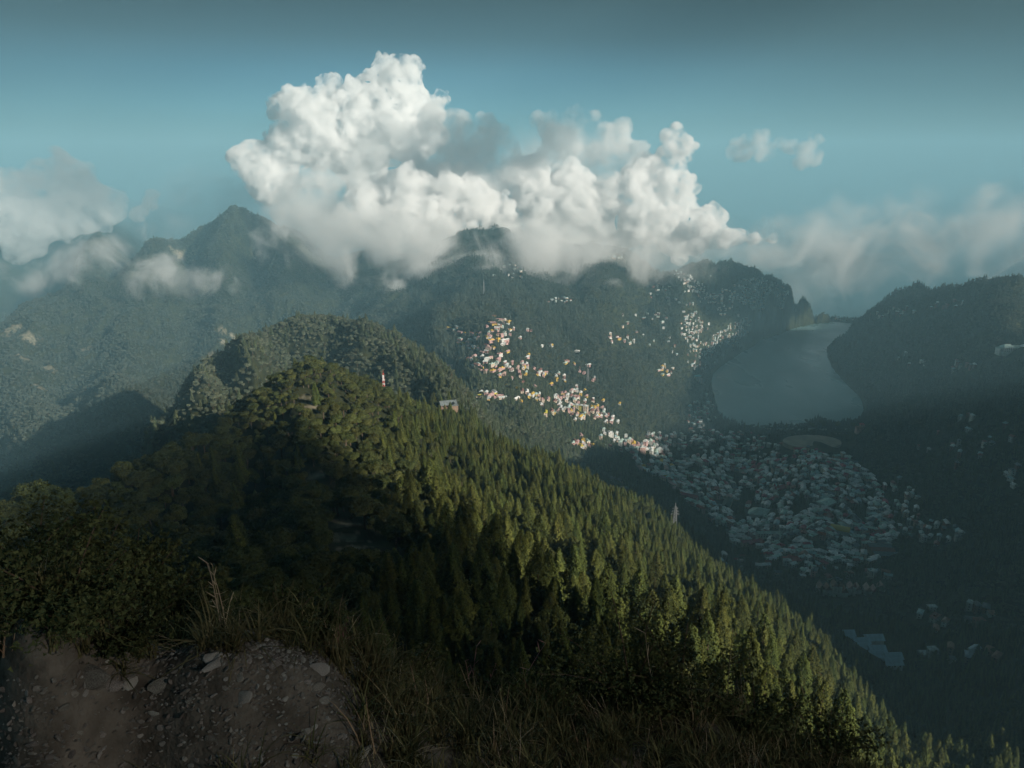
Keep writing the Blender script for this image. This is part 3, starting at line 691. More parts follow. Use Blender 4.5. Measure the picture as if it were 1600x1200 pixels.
for (kk, place), L_ in groups.items():
    L_.sort(key=lambda r_: r_[3])
    for n_, (q, _, _, qx, qy, hh) in enumerate(L_):
        cm, tm, h0 = hi[kk][idx[q] if kk == 'c' else idx[q]-5]
        e = empty('conifer_tree' if kk == 'c' else 'oak_tree', (x[q], y[q], z[q]))
        e.rotation_euler = tuple(rot[q]); e.scale = tuple(s3[q])
        big = 'tall' if hh > 17 else ('low' if hh < 10.5 else 'mid-sized')
        if len(L_) == 1: w_ = 'only one'
        elif n_ == 0: w_ = 'leftmost'
        elif n_ == len(L_)-1: w_ = 'rightmost'
        else: w_ = ordinal(n_+1)+' from left'
        tag(e, '%s %s %s, %s' % (big, 'pointed conifer' if kk == 'c' else 'round-topped oak', place, w_), 'tree', 'conifers on the near ridge' if kk == 'c' else 'oaks on the near ridge')
        link('trunk', tm, e); link('crown', cm, e)
rest = ~ind
D_ = np.hypot(x, y)
a_ = rest & (D_ < 760); b_ = rest & (D_ >= 760)
instancer('near_forest', np.stack([x, y, z], 1)[a_], idx[a_], rot[a_], s3[a_], SRC_NEAR, 'massed conifers and oaks filling the gaps on the near ridge', 'forest')
m1 = (np.stack([x, y, z], 1)[b_], idx[b_], rot[b_], s3[b_])
x, y, z, idx, rot, s3 = build_set(760, 1500, 5.6)
s3 = s3*.56
m2 = (np.stack([x, y, z], 1), idx, rot, s3)
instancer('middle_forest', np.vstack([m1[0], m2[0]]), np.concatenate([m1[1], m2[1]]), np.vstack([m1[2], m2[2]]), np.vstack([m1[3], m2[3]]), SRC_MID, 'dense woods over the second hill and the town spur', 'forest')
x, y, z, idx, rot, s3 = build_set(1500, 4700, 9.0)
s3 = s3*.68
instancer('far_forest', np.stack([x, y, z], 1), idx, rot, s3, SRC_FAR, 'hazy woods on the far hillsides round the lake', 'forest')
print('FOREST', ind.sum(), a_.sum(), len(m1[0])+len(m2[0]), len(x))
# ------------------------------------------------------------------ houses
_mc = {}
def wall_mat(c):
    if ('w', c) not in _mc: _mc['w', c] = mat('wall_'+c, PAL_W[c], .85, .2, vary=.18, scale=.35, randobj=.15)
    return _mc['w', c]
def roof_mat(c):
    if ('r', c) not in _mc: _mc['r', c] = mat('roof_'+c.replace(' ', '_').replace('-', '_'), PAL_R[c], .6, .35, vary=.3, scale=.5, randobj=.2)
    return _mc['r', c]
M_GLASS = mat('dark_glass', (.03, .035, .04), .2, .5)
M_SOIL = mat('dusty_ground', (.34, .30, .24), .95, .1, vary=.2, scale=.05)
def box_geo(x0, x1, y0, y1, z0, z1):
    v = [(x0,y0,z0),(x1,y0,z0),(x1,y1,z0),(x0,y1,z0),(x0,y0,z1),(x1,y0,z1),(x1,y1,z1),(x0,y1,z1)]
    return v, [(0,3,2,1),(4,5,6,7),(0,1,5,4),(1,2,6,5),(2,3,7,6),(3,0,4,7)]
def geo_join(parts):
    V_, F_, M_ = [], [], []
    for (v, f), m in parts:
        o = len(V_); V_ += list(v); F_ += [tuple(i+o for i in q) for q in f]; M_ += [m]*len(f)
    return V_, F_, M_
def poly_mesh(name, V_, F_, M_, mats):
    me = bpy.data.meshes.new(name); me.from_pydata([tuple(map(float, v)) for v in V_], [], F_)
    for m in mats: me.materials.append(m)
    me.polygons.foreach_set('material_index', M_); me.update(); return me
def walls_geo(w, d, st, base=6.0, sh=3.0):
    """a wall box going down into the slope, windows set back into it storey by storey"""
    parts = [(box_geo(-w/2, w/2, -d/2, d/2, -base, st*sh), 0)]
    for s in range(st):
        n = max(2, int(w/3.2))
        for i in range(n):
            x0 = -w/2 + w*(i+.5)/n
            for sg in (-1, 1):
                y_ = sg*d/2; parts.append((box_geo(x0-.55, x0+.55, y_-.06, y_+.06, s*sh+.9, s*sh+2.2), 1))
        for sg in (-1, 1):
            x_ = sg*w/2; parts.append((box_geo(x_-.06, x_+.06, -.6, .6, s*sh+.9, s*sh+2.2), 1))
    return geo_join(parts)
def roof_geo(w, d, z, kind, ov=.6):
    W_, D_ = w/2+ov, d/2+ov
    if kind == 'flat':
        return geo_join([(box_geo(-w/2-.2, w/2+.2, -d/2-.2, d/2+.2, z, z+.35), 0), (box_geo(-w/2-.2, w/2+.2, -d/2-.2, -d/2+.05, z+.35, z+1.0), 0), (box_geo(-w/2-.2, w/2+.2, d/2-.05, d/2+.2, z+.35, z+1.0), 0), (box_geo(-w*.2, w*.12, -d*.2, d*.2, z+.35, z+2.2), 0)])
    hr = d*.33; e = 0 if kind == 'gable' else W_*.5
    v = [(-W_,-D_,z-.2),(W_,-D_,z-.2),(W_,D_,z-.2),(-W_,D_,z-.2),(-W_+e,0,z+hr),(W_-e,0,z+hr),(-W_,-D_,z),(W_,-D_,z),(W_,D_,z),(-W_,D_,z)]
    f = [(0,3,2,1),(0,1,7,6),(2,3,9,8),(1,2,8,7),(3,0,6,9),(6,7,5,4),(8,9,4,5),(7,8,5),(9,6,4)]
    return list(v), f, [0]*len(f)
_wm, _rm = {}, {}
def qz(v, s): return round(v/s)*s
def house_meshes(w, d, st, kind, wc, rc):
    w, d = qz(w, 2.0), qz(d, 1.5)
    if (w, d, st, wc) not in _wm: _wm[w, d, st, wc] = poly_mesh('walls', *walls_geo(w, d, st), [wall_mat(wc), M_GLASS])
    if (w, d, st, kind, rc) not in _rm: _rm[w, d, st, kind, rc] = poly_mesh('roof', *roof_geo(w, d, st*3.0, kind), [roof_mat(rc)])
    return _wm[w, d, st, wc], _rm[w, d, st, kind, rc]
hs_px = []
for i, h_ in enumerate(HOUSES):
    px, py, yc = pixel(h_[0], h_[1], h_[2]+4); hs_px.append((h_[3]/yc, i, float(px), float(py)))
vis = [(s, i, px, py) for s, i, px, py in hs_px if visible(np.array([HOUSES[i][0]]), np.array([HOUSES[i][1]]), np.array([HOUSES[i][2]+8.0]), 3.0)[0] and 0 < px < 1600]
vis.sort(reverse=True)
solo = vis[:265]; solo_ids = {s[1] for s in solo}
byk = {}
for s, i, px, py in solo:
    h_ = HOUSES[i]; byk.setdefault((h_[7], h_[8], h_[10]), []).append((px, i))
for (wc, rc, place), L_ in byk.items():
    L_.sort()
    for n_, (px, i) in enumerate(L_):
        x, y, z, w, d, st, kind, _, _, yaw, _, _ = HOUSES[i]
        wm, rm = house_meshes(w, d, st, kind, wc, rc)
        e = empty('house', (x, y, z)); e.rotation_euler = (0, 0, yaw)
        w_ = '' if len(L_) == 1 else (', leftmost' if n_ == 0 else (', rightmost' if n_ == len(L_)-1 else ', %s from left' % ordinal(n_+1)))
        tag(e, '%s house, %s roof, %s%s' % (wc, rc, place, w_), 'house', 'houses of the hill town')
        link('walls', wm, e); link('roof', rm, e)
# all the smaller, farther ones: one mass
acc = {}
matl = {}
V_, F_, M_ = [], [], []
mats_ = []
def mi(m):
    if m not in mats_: mats_.append(m)
    return mats_.index(m)
for i, h_ in enumerate(HOUSES):
    if i in solo_ids: continue
    x, y, z, w, d, st, kind, wc, rc, yaw, _, _ = h_
    c, s = math.cos(yaw), math.sin(yaw)
    for (v, f, m), mm in ((walls_geo(w, d, st), [mi(wall_mat(wc)), mi(M_GLASS)]), (roof_geo(w, d, st*3.0, kind), [mi(roof_mat(rc))])):
        o = len(V_); V_ += [(x+a*c-b*s, y+a*s+b*c, z+q) for a, b, q in v]; F_ += [tuple(k+o for k in t) for t in f]; M_ += [mm[k] for k in m]
if V_: tag(link('distant_houses', poly_mesh('distant_houses', V_, F_, M_, mats_)), 'small far houses scattered over the hillsides round the lake', 'houses', kind='stuff')

# playground beside the lake, with the rows of parked cars and stalls behind it
def disc(name, cx, cy, rx, ry, z, m, n=40, rot=0):
    v = [(cx+rx*math.cos(2*math.pi*i/n)*math.cos(rot)-ry*math.sin(2*math.pi*i/n)*math.sin(rot), cy+rx*math.cos(2*math.pi*i/n)*math.sin(rot)+ry*math.sin(2*math.pi*i/n)*math.cos(rot)) for i in range(n)]
    V_ = [(a, b, z) for a, b in v]+[(a, b, z-9) for a, b in v]
    F_ = [tuple(range(n))]+[(i, i+n, (i+1) % n+n, (i+1) % n) for i in range(n)]
    return poly_mesh(name, V_, F_, [0]*len(F_), [m])
def zmax(cx, cy, r):
    return max(h1(cx+r*math.cos(a)*q, cy+r*math.sin(a)*q) for a in np.linspace(0, 6.28, 12) for q in (0, .5, 1))
pz = h1(pg[0], pg[1])+2.0
tag(link('playground', disc('playground', pg[0]+5, pg[1], 62, 40, pz, M_SOIL, rot=.1)), kind='structure')
CARS = ['white', 'silver', 'red', 'blue', 'black']
car_c = {'white': (.7, .7, .68), 'silver': (.4, .42, .43), 'red': (.35, .04, .04), 'blue': (.05, .12, .3), 'black': (.03, .03, .03)}
def car_parts(c):
    m = mat('car_paint_'+c, car_c[c], .3, .5)
    b = geo_join([(box_geo(-2.1, 2.1, -.85, .85, .35, .95), 0), (([(-1.2,-.8,.95),(1.5,-.8,.95),(1.5,.8,.95),(-1.2,.8,.95),(-.7,-.65,1.5),(1.0,-.65,1.5),(1.0,.65,1.5),(-.7,.65,1.5)], [(0,3,2,1),(4,5,6,7),(0,1,5,4),(1,2,6,5),(2,3,7,6),(3,0,4,7)]), 1)])
    wv = []
    for sx in (-1.3, 1.3):
        for sy in (-.85, .85):
            n = 10; v = [(sx+.34*math.cos(2*math.pi*k/n), sy+q, .34+.34*math.sin(2*math.pi*k/n)) for q in (-.1, .1) for k in range(n)]
            wv.append(((v, [tuple(range(n)), tuple(range(2*n-1, n-1, -1))]+[(k, (k+1) % n, (k+1) % n+n, k+n) for k in range(n)]), 0))
    return poly_mesh('body', *b, [m, M_GLASS]), wv
M_TYRE = mat('tyre', (.02, .02, .02), .9)
_, wv = car_parts('white'); wheel_me = [poly_mesh('wheel', *geo_join([w_]), [M_TYRE]) for w_ in wv]
body_me = {c: car_parts(c)[0] for c in CARS}
side = ['first', 'second', 'third', 'fourth', 'fifth', 'sixth', 'seventh', 'eighth', 'ninth', 'tenth', 'eleventh', 'twelfth']
cnt = {}
for i in range(24):
    sp_ = spot(1192+i*5.7, 678, 800); c = CARS[[0, 1, 0, 3, 2, 0, 1, 4, 0, 0, 1, 3][i % 12]]
    x, y = sp_[0], sp_[1]; z = max(h1(x, y), 1.0)
    n_ = cnt.get(c, 0); cnt[c] = n_+1
    e = empty('parked_car', (x, y, z+.05)); e.rotation_euler = (0, 0, 1.6)
    tag(e, '%s car parked between playground and lake, %s %s one from left' % (c, ordinal(n_+1), c), 'car', 'cars parked behind the playground')
    link('body', body_me[c], e)
    for wme in wheel_me: link('wheel', wme, e)
M_TIN = mat('tin_roof', (.40, .45, .44), .45, .4, vary=.2, scale=.4, randobj=.15)
for i in range(8):
    sp_ = spot(1200+i*17, 671+(i % 2)*1.2, 800); x, y = sp_[0], sp_[1]; z = max(h1(x, y), 1.2)
    w_ = 13+3*(i % 3); e = empty('market_stall', (x, y, z)); e.rotation_euler = (0, 0, .08)
    tag(e, 'low tin-roofed stall between cars and lake trees, %s from left' % ordinal(i+1), 'stall', 'stalls behind the playground')
    link('roof', poly_mesh('roof', *roof_geo(w_, 4, 2.8, 'gable', .3), [M_TIN]), e); link('walls', poly_mesh('walls', *geo_join([(box_geo(-w_/2, w_/2, -1.9, 1.9, -3, 2.8), 0)]), [wall_mat('grey')]), e)
# ------------------------------------------------------------------ landmark buildings
def wing(e, w, d, st, kind, wc, rc, x=0, y=0, rot=0, sh=3.2, ov=.8, win=True, rh_=None, wmat=None, rmat=None):
    wm_ = wmat or wall_mat(wc); rm_ = rmat or roof_mat(rc)
    o = link('walls', poly_mesh('walls', *geo_join([(box_geo(-w/2, w/2, -d/2, d/2, -8, st*sh), 0)]), [wm_]), e, (x, y, 0)); o.rotation_euler = (0, 0, rot)
    g = roof_geo(w, d, st*sh, kind, ov)
    if rh_: g = ([(a, b, c if c <= st*sh else st*sh+(c-st*sh)*rh_) for a, b, c in g[0]], g[1], g[2])
    r_ = link('roof', poly_mesh('roof', *g, [rm_]), e, (x, y, 0)); r_.rotation_euler = (0, 0, rot)
    if win:
        n = max(2, int(w/4)); key = ('win',)
        if key not in _mc: _mc[key] = poly_mesh('window', *geo_join([(box_geo(-.7, .7, -.08, .08, 0, 1.6), 0)]), [M_GLASS])
        for s in range(st):
            for i in range(n):
                for sg in (-1, 1): link('window', _mc[key], o, (-w/2+w*(i+.5)/n, sg*d/2, s*sh+1.0))
    return o
def landmark(key, name, label, yaw, cat='building'):
    x, y, z = LM[key]; e = empty(name, (x, y, z+.3)); e.rotation_euler = (0, 0, yaw); return tag(e, label, cat)
# eight-sided hall with a low faceted roof
e = landmark('hall', 'assembly_hall', 'large pale green hall with faceted pointed roof in the town middle', .35)
n = 8; rr = [24, 19, 23, 20, 24, 19, 23, 20]
wv = [(r_*.88*math.cos(2*math.pi*i/n), r_*.62*math.sin(2*math.pi*i/n)) for i, r_ in enumerate(rr)]; rv = [(r_*math.cos(2*math.pi*i/n), r_*.74*math.sin(2*math.pi*i/n)) for i, r_ in enumerate(rr)]
link('walls', poly_mesh('walls', [(a, b, -8) for a, b in wv]+[(a, b, 5) for a, b in wv], [(i, (i+1) % n, (i+1) % n+n, i+n) for i in range(n)], [0]*n, [wall_mat('grey')]), e)
for i in range(n):
    a, b = rv[i], rv[(i+1) % n]
    link('roof_panel', poly_mesh('roof_panel', [(*a, 4.6+(i % 2)*.04), (*b, 4.6+(i % 2)*.04), (0, 0, 12.5), (*a, 4.2), (*b, 4.2), (0, 0, 12.0)], [(0, 1, 2), (3, 5, 4), (0, 3, 4, 1), (1, 4, 5, 2), (2, 5, 3, 0)], [0]*5, [roof_mat('green-grey')]), e)
e = landmark('chapel', 'long_chapel', 'long dark green roofed block with pale gable end among conifers', 1.15)
wing(e, 40, 13, 2, 'gable', 'cream', 'dark grey', rmat=mat('dark_green_roof', (.06, .10, .08), .6, .3, vary=.2, scale=.3)); wing(e, 9, 10, 3, 'gable', 'pink', 'pinkish', 22, 0, math.pi/2)
e = landmark('crimson', 'crimson_building', 'crimson roofed building with several small gables at the town foot', .2)
for i, (x_, y_) in enumerate([(-12, 2), (-4, -3), (5, 1), (13, -2)]): wing(e, 10, 8, 2, 'gable', 'pink', 'red', x_, y_, math.pi/2*(i % 2))
e = landmark('longgreen', 'long_school', 'long low pale green roofed school behind the crimson building', .02)
wing(e, 46, 9, 2, 'gable', 'white', 'green-grey'); wing(e, 12, 9, 2, 'hip', 'white', 'green-grey', 22, -9, math.pi/2)
e = landmark('gables', 'blue_roofed_school', 'cluster of light blue saw-tooth gables in the dark lower valley', -.45)
M_BLUE = mat('light_blue_tin', (.36, .50, .58), .45, .4, vary=.15, scale=.3)
for i, (x_, y_) in enumerate([(-16, 9), (-16, 1), (-4, 3), (-4, -5), (8, -3), (8, -11), (20, -8), (20, -16), (6, 13)]): wing(e, 13, 8.4, 1, 'gable', 'grey', 'blue-grey', x_, y_, .5, win=i < 8, rmat=M_BLUE, rh_=1.25)
e = landmark('manor', 'gabled_manor', 'rambling mansion with a row of steep white gables above the dark valley', -.08)
M_WG = wall_mat('white')
for i in range(9):
    x_ = -36+i*9; wing(e, 9 if i % 3 else 11, 7, 2 if i % 2 else 3, 'gable', 'white', 'rusty' if i < 4 else 'pinkish', x_, (i % 3)*3-3, math.pi/2, rh_=2.4, ov=.5)
for i, x_ in enumerate((-20, -14, 2)):
    link('tower', poly_mesh('tower', *geo_join([(box_geo(x_-1.6, x_+1.6, -7, -3.8, -8, 13), 0), (([(x_-2,-7.4,13.003),(x_+2,-7.4,13.003),(x_+2,-3.4,13.003),(x_-2,-3.4,13.003),(x_,-5.4,19)], [(0,3,2,1),(0,1,4),(1,2,4),(2,3,4),(3,0,4)]), 1)]), [M_WG, roof_mat('rusty')]), e)
e = landmark('pavilion', 'hilltop_hotel', 'wide pale green roofed hotel high on the right hill at the edge', .1)
wing(e, 60, 14, 2, 'hip', 'white', 'green-grey'); wing(e, 20, 16, 3, 'hip', 'white', 'green-grey', -14, -4); wing(e, 12, 12, 3, 'hip', 'cream', 'pale grey', 22, -5)
e = landmark('yellowhall', 'yellow_hall', 'building with a curved bright yellow roof low in the town', -.5)
arc = [(math.cos(math.pi*k/10)*8, math.sin(math.pi*k/10)*4.5+6) for k in range(11)]
link('roof', poly_mesh('roof', [(x_, b, c) for x_ in (-14, 14) for b, c in arc], [(k, k+1, k+12, k+11) for k in range(10)]+[tuple(range(10, -1, -1)), tuple(range(11, 22))], [0]*12, [mat('yellow_sheet', (.50, .36, .05), .5, .3)]), e)
link('walls', poly_mesh('walls', *geo_join([(box_geo(-13.5, 13.5, -7.6, 7.6, -8, 6), 0)]), [wall_mat('white')]), e)
e = landmark('redmansion', 'red_roofed_villa', 'cream villa under a red hipped roof at the town foot', .1); wing(e, 20, 13, 2, 'hip', 'cream', 'red'); wing(e, 8, 8, 2, 'gable', 'cream', 'red', -7, -6, math.pi/2)
e = landmark('redlong', 'red_roofed_terrace', 'long stepped terrace with red roofs at the left town edge', -.55)
for i in range(3): wing(e, 13, 9, 2, 'gable', 'pink', 'red', -13+13.02*i, 0, 0)
e = landmark('redchurch', 'red_roofed_church', 'church with steep red roof and twin spires in the town middle', .5); wing(e, 20, 11, 2, 'gable', 'white', 'red', rh_=1.6)
for sg in (-1, 1): link('spire', poly_mesh('spire', *geo_join([(box_geo(-11, -8, sg*4-1.5, sg*4+1.5, -8, 11), 0), (([(-11.3,sg*4-1.8,11.003),(-7.7,sg*4-1.8,11.003),(-7.7,sg*4+1.8,11.003),(-11.3,sg*4+1.8,11.003),(-9.5,sg*4,18)], [(0,3,2,1),(0,1,4),(1,2,4),(2,3,4),(3,0,4)]), 1)]), [wall_mat('white'), roof_mat('red')]), e)
e = landmark('shed', 'market_hall', 'broad grey-green sloped market hall right of the town middle', .6); wing(e, 26, 20, 2, 'gable', 'grey', 'green-grey', rh_=.6)
e = landmark('turquoise', 'lakeside_hotel', 'tall sunlit hotel with turquoise roof at the left lake shore', .4); wing(e, 18, 12, 4, 'hip', 'cream', 'blue-grey', rmat=mat('turquoise_roof', (.10, .38, .42), .5, .3)); wing(e, 9, 8, 2, 'flat', 'pink', 'pinkish', 3, -10)
e = landmark('pinkhouse', 'pink_block', 'upright pink four-storey block at the left end of town', .3); wing(e, 12, 8, 4, 'flat', 'pink', 'pale grey')
e = landmark('barrack', 'dark_barracks', 'group of large dark roofed barracks at the lower right of town', -.1)
for i in range(3): wing(e, 30, 11, 2, 'gable', 'brown', 'rusty' if i == 1 else 'dark grey', 0, -13+12.6*i, 0)
e = landmark('stand', 'grandstand', 'low red roofed stand at the near side of the playground', .05); wing(e, 30, 7, 1, 'gable', 'pink', 'red')
e = landmark('boathouse', 'boathouse', 'reddish lakeside temple building at the near right lake corner', .0); wing(e, 22, 10, 2, 'gable', 'pink', 'rusty'); wing(e, 8, 8, 4, 'hip', 'pink', 'red', 2, 2)
e = landmark('whiteschool', 'white_block', 'boxy white flat roofed block at the right side of town', .2); wing(e, 14, 9, 3, 'flat', 'white', 'white')
e = landmark('villa', 'crest_villa', 'dark timbered villa with white trim just behind the near crest', .3); wing(e, 16, 10, 2, 'gable', 'brown', 'dark grey'); wing(e, 7, 7, 2, 'gable', 'brown', 'dark grey', 5, -6, math.pi/2)
e = landmark('masthut', 'mast_hut', 'small cream hut at the foot of the red and white mast', .3, 'hut'); wing(e, 6, 4, 1, 'gable', 'cream', 'pale grey', win=False)
e = landmark('westvilla', 'lone_villa', 'lone pink roofed cream house on the second hill shoulder', .3, 'house'); wing(e, 11, 8, 2, 'gable', 'cream', 'pinkish')
e = landmark('terrace', 'yellow_terrace', 'curved bright yellow stepped apartment block in the sunlit hamlet', -.3)
for i in range(4): wing(e, 9, 8, 3, 'flat', 'yellow' if i % 2 == 0 else 'cream', 'pale grey', -13.5+9.02*i, -abs(i-1.5)*1.5, 0)

# lattice masts
def strut(a, b, r_):
    a, b = Vector(a), Vector(b); d = (b-a); L_ = d.length; q = d.to_track_quat('Z', 'Y').to_matrix()
    v = [a+q@Vector((sx*r_, sy*r_, z)) for z in (0, L_) for sx, sy in ((-1,-1),(1,-1),(1,1),(-1,1))]
    return [tuple(p) for p in v], [(0,3,2,1),(4,5,6,7),(0,1,5,4),(1,2,6,5),(2,3,7,6),(3,0,4,7)]
M_RED = mat('mast_red', (.48, .06, .04), .5); M_WHITE = mat('mast_white', (.72, .70, .68), .5); M_STEEL = mat('galvanised_steel', (.30, .31, .32), .5, metallic=.5)
def mast(name, px, py, D_or, hgt, base, top, label, banded, arms=0, th=.22):
    p = spot(px, py, D_or); e = empty(name, p); tag(e, label, 'mast')
    nb = 9
    for s in range(nb):
        z0, z1 = hgt*s/nb, hgt*(s+1)/nb; w0, w1 = base+(top-base)*s/nb, base+(top-base)*(s+1)/nb; ps = []
        cs = [(-1,-1),(1,-1),(1,1),(-1,1)]
        for k in range(4):
            a, b = cs[k], cs[(k+1) % 4]
            ps.append((strut((a[0]*w0, a[1]*w0, z0), (a[0]*w1, a[1]*w1, z1), th), 0)); ps.append((strut((a[0]*w0, a[1]*w0, z0), (b[0]*w1, b[1]*w1, z1), th*.6), 0)); ps.append((strut((a[0]*w1, a[1]*w1, z1), (b[0]*w1, b[1]*w1, z1), th*.6), 0))
        link('mast_section', poly_mesh('mast_section', *geo_join(ps), [(M_RED if s % 2 == 0 else M_WHITE) if banded else M_STEEL]), e)
    link('spike', poly_mesh('spike', *geo_join([(strut((0, 0, hgt), (0, 0, hgt*1.15), th), 0)]), [M_RED if banded else M_STEEL]), e)
    if banded:
        for k in range(3): link('dish', poly_mesh('dish', *geo_join([(box_geo(-.9, .9, -top-1.2, -top-.5, hgt*(.62+.1*k), hgt*(.62+.1*k)+1.8), 0)]), [M_WHITE]), e)
    for k in range(arms):
        z_ = hgt*(.68+.12*k); link('crossarm', poly_mesh('crossarm', *geo_join([(strut((-4+k*.7, 0, z_), (4-k*.7, 0, z_), th), 0), (strut((-4+k*.7, 0, z_), (0, 0, z_+1.6), th*.6), 0), (strut((4-k*.7, 0, z_), (0, 0, z_+1.6), th*.6), 0)]), [M_STEEL]), e)
mast('radio_mast', 600, 611, 400, 22, 1.3, .5, 'red and white banded lattice mast rising behind the near crest', True, th=.15)
mast('power_pylon', 1053, 828, 400, 24, 2.2, .7, 'grey steel power pylon between golden conifers and the town', False, 3)
mast('power_pylon', 918, 596, 900, 30, 2.6, .8, 'pale steel power pylon on the shaded slope behind the yellow hamlet', False, 3, .4)
mast('radio_mast', 756, 460, 1200, 36, 1.6, .5, 'thin pale mast on the wooded knoll over the sunlit hamlets', False, th=.4)
# trees standing along the near shore of the lake
k_ = 0
for px, kind, s_ in [(1150,'c',.75),(1163,'c',.9),(1172,'c',.8),(1184,'c',.85),(1196,'c',.7),(1211,'c',.85),(1228,'c',1.1),(1246,'c',.6),(1268,'b',1.3),(1285,'b',1.6),(1308,'b',1.7),(1332,'b',1.2)]:
    sp_ = spot(px, 671 if px < 1250 else 670, 800); cm, tm, h0 = hi[kind][k_ % 4]; k_ += 1
    e = empty('shore_conifer' if kind == 'c' else 'shore_oak', (sp_[0], sp_[1], max(sp_[2], .8))); e.scale = (s_*(.8 if kind == 'c' else 1.1),)*2+(s_,)
    tag(e, '%s on the near lake shore, %s from left' % ('pointed conifer' if kind == 'c' else 'round dark tree', ordinal(k_)), 'tree', 'trees on the near lake shore')
    link('trunk', tm, e); link('crown', cm, e)
# ------------------------------------------------------------------ clouds
def cloud_material(name, density, soft=None, color=(.995, .995, .998), aniso=0.0, nscale=None, thr=(.42, .62)):
    m = bpy.data.materials.new(name); m.use_nodes = True; n, l = m.node_tree.nodes, m.node_tree.links; n.clear()
    pv_ = n.new('ShaderNodeVolumePrincipled'); o_ = n.new('ShaderNodeOutputMaterial'); l.new(pv_.outputs[0], o_.inputs['Volume'])
    pv_.inputs['Color'].default_value = (*color, 1); pv_.inputs['Anisotropy'].default_value = aniso; pv_.inputs['Density'].default_value = density
    if soft == 'torn':
        tc = n.new('ShaderNodeNewGeometry'); nz = n.new('ShaderNodeTexNoise'); nz.inputs['Scale'].default_value = nscale; nz.inputs['Detail'].default_value = 6; nz.inputs['Roughness'].default_value = .62; nz.inputs['Distortion'].default_value = .3
        l.new(tc.outputs['Position'], nz.inputs['Vector'])
        b = n.new('ShaderNodeMapRange'); b.interpolation_type = 'SMOOTHSTEP'; b.inputs['From Min'].default_value = thr[0]; b.inputs['From Max'].default_value = thr[1]; b.inputs['To Max'].default_value = density; l.new(nz.outputs['Fac'], b.inputs['Value'])
        l.new(b.outputs[0], pv_.inputs['Density'])
    elif soft:
        tc = n.new('ShaderNodeTexCoord'); geo = n.new('ShaderNodeNewGeometry')
        ln = n.new('ShaderNodeVectorMath'); ln.operation = 'LENGTH'; l.new(tc.outputs['Object'], ln.inputs[0])
        nz = n.new('ShaderNodeTexNoise'); nz.inputs['Scale'].default_value = nscale; nz.inputs['Detail'].default_value = 7; nz.inputs['Roughness'].default_value = .62; nz.inputs['Distortion'].default_value = .8
        l.new(geo.outputs['Position'], nz.inputs['Vector'])
        # torn edges: noise minus distance from the middle
        pw = n.new('ShaderNodeMath'); pw.operation = 'POWER'; pw.inputs[1].default_value = 1.6; l.new(ln.outputs['Value'], pw.inputs[0])
        a = n.new('ShaderNodeMath'); a.operation = 'MULTIPLY_ADD'; a.inputs[1].default_value = -.85; a.inputs[2].default_value = thr[0]; l.new(pw.outputs[0], a.inputs[0])
        s = n.new('ShaderNodeMath'); s.operation = 'MULTIPLY_ADD'; s.inputs[1].default_value = 3.0; s.inputs[2].default_value = -1.5; l.new(nz.outputs['Fac'], s.inputs[0])
        t = n.new('ShaderNodeMath'); t.operation = 'ADD'; l.new(a.outputs[0], t.inputs[0]); l.new(s.outputs[0], t.inputs[1])
        b = n.new('ShaderNodeMapRange'); b.interpolation_type = 'SMOOTHSTEP'; b.inputs['From Min'].default_value = 0; b.inputs['From Max'].default_value = thr[1]; b.inputs['To Max'].default_value = density; l.new(t.outputs[0], b.inputs['Value'])
        l.new(b.outputs[0], pv_.inputs['Density'])
    return m
def ico(level=2):
    bm = bmesh.new(); bmesh.ops.create_icosphere(bm, subdivisions=level, radius=1); 
    v = np.array([p.co[:] for p in bm.verts]); f = np.array([[q.index for q in t.verts] for t in bm.faces]); bm.free(); return v, f
ICV, ICF = ico(2)
def P3(px, py, D):
    a, t = azt(px, py); return np.array([D*math.sin(a), D*math.cos(a), H+t*D])
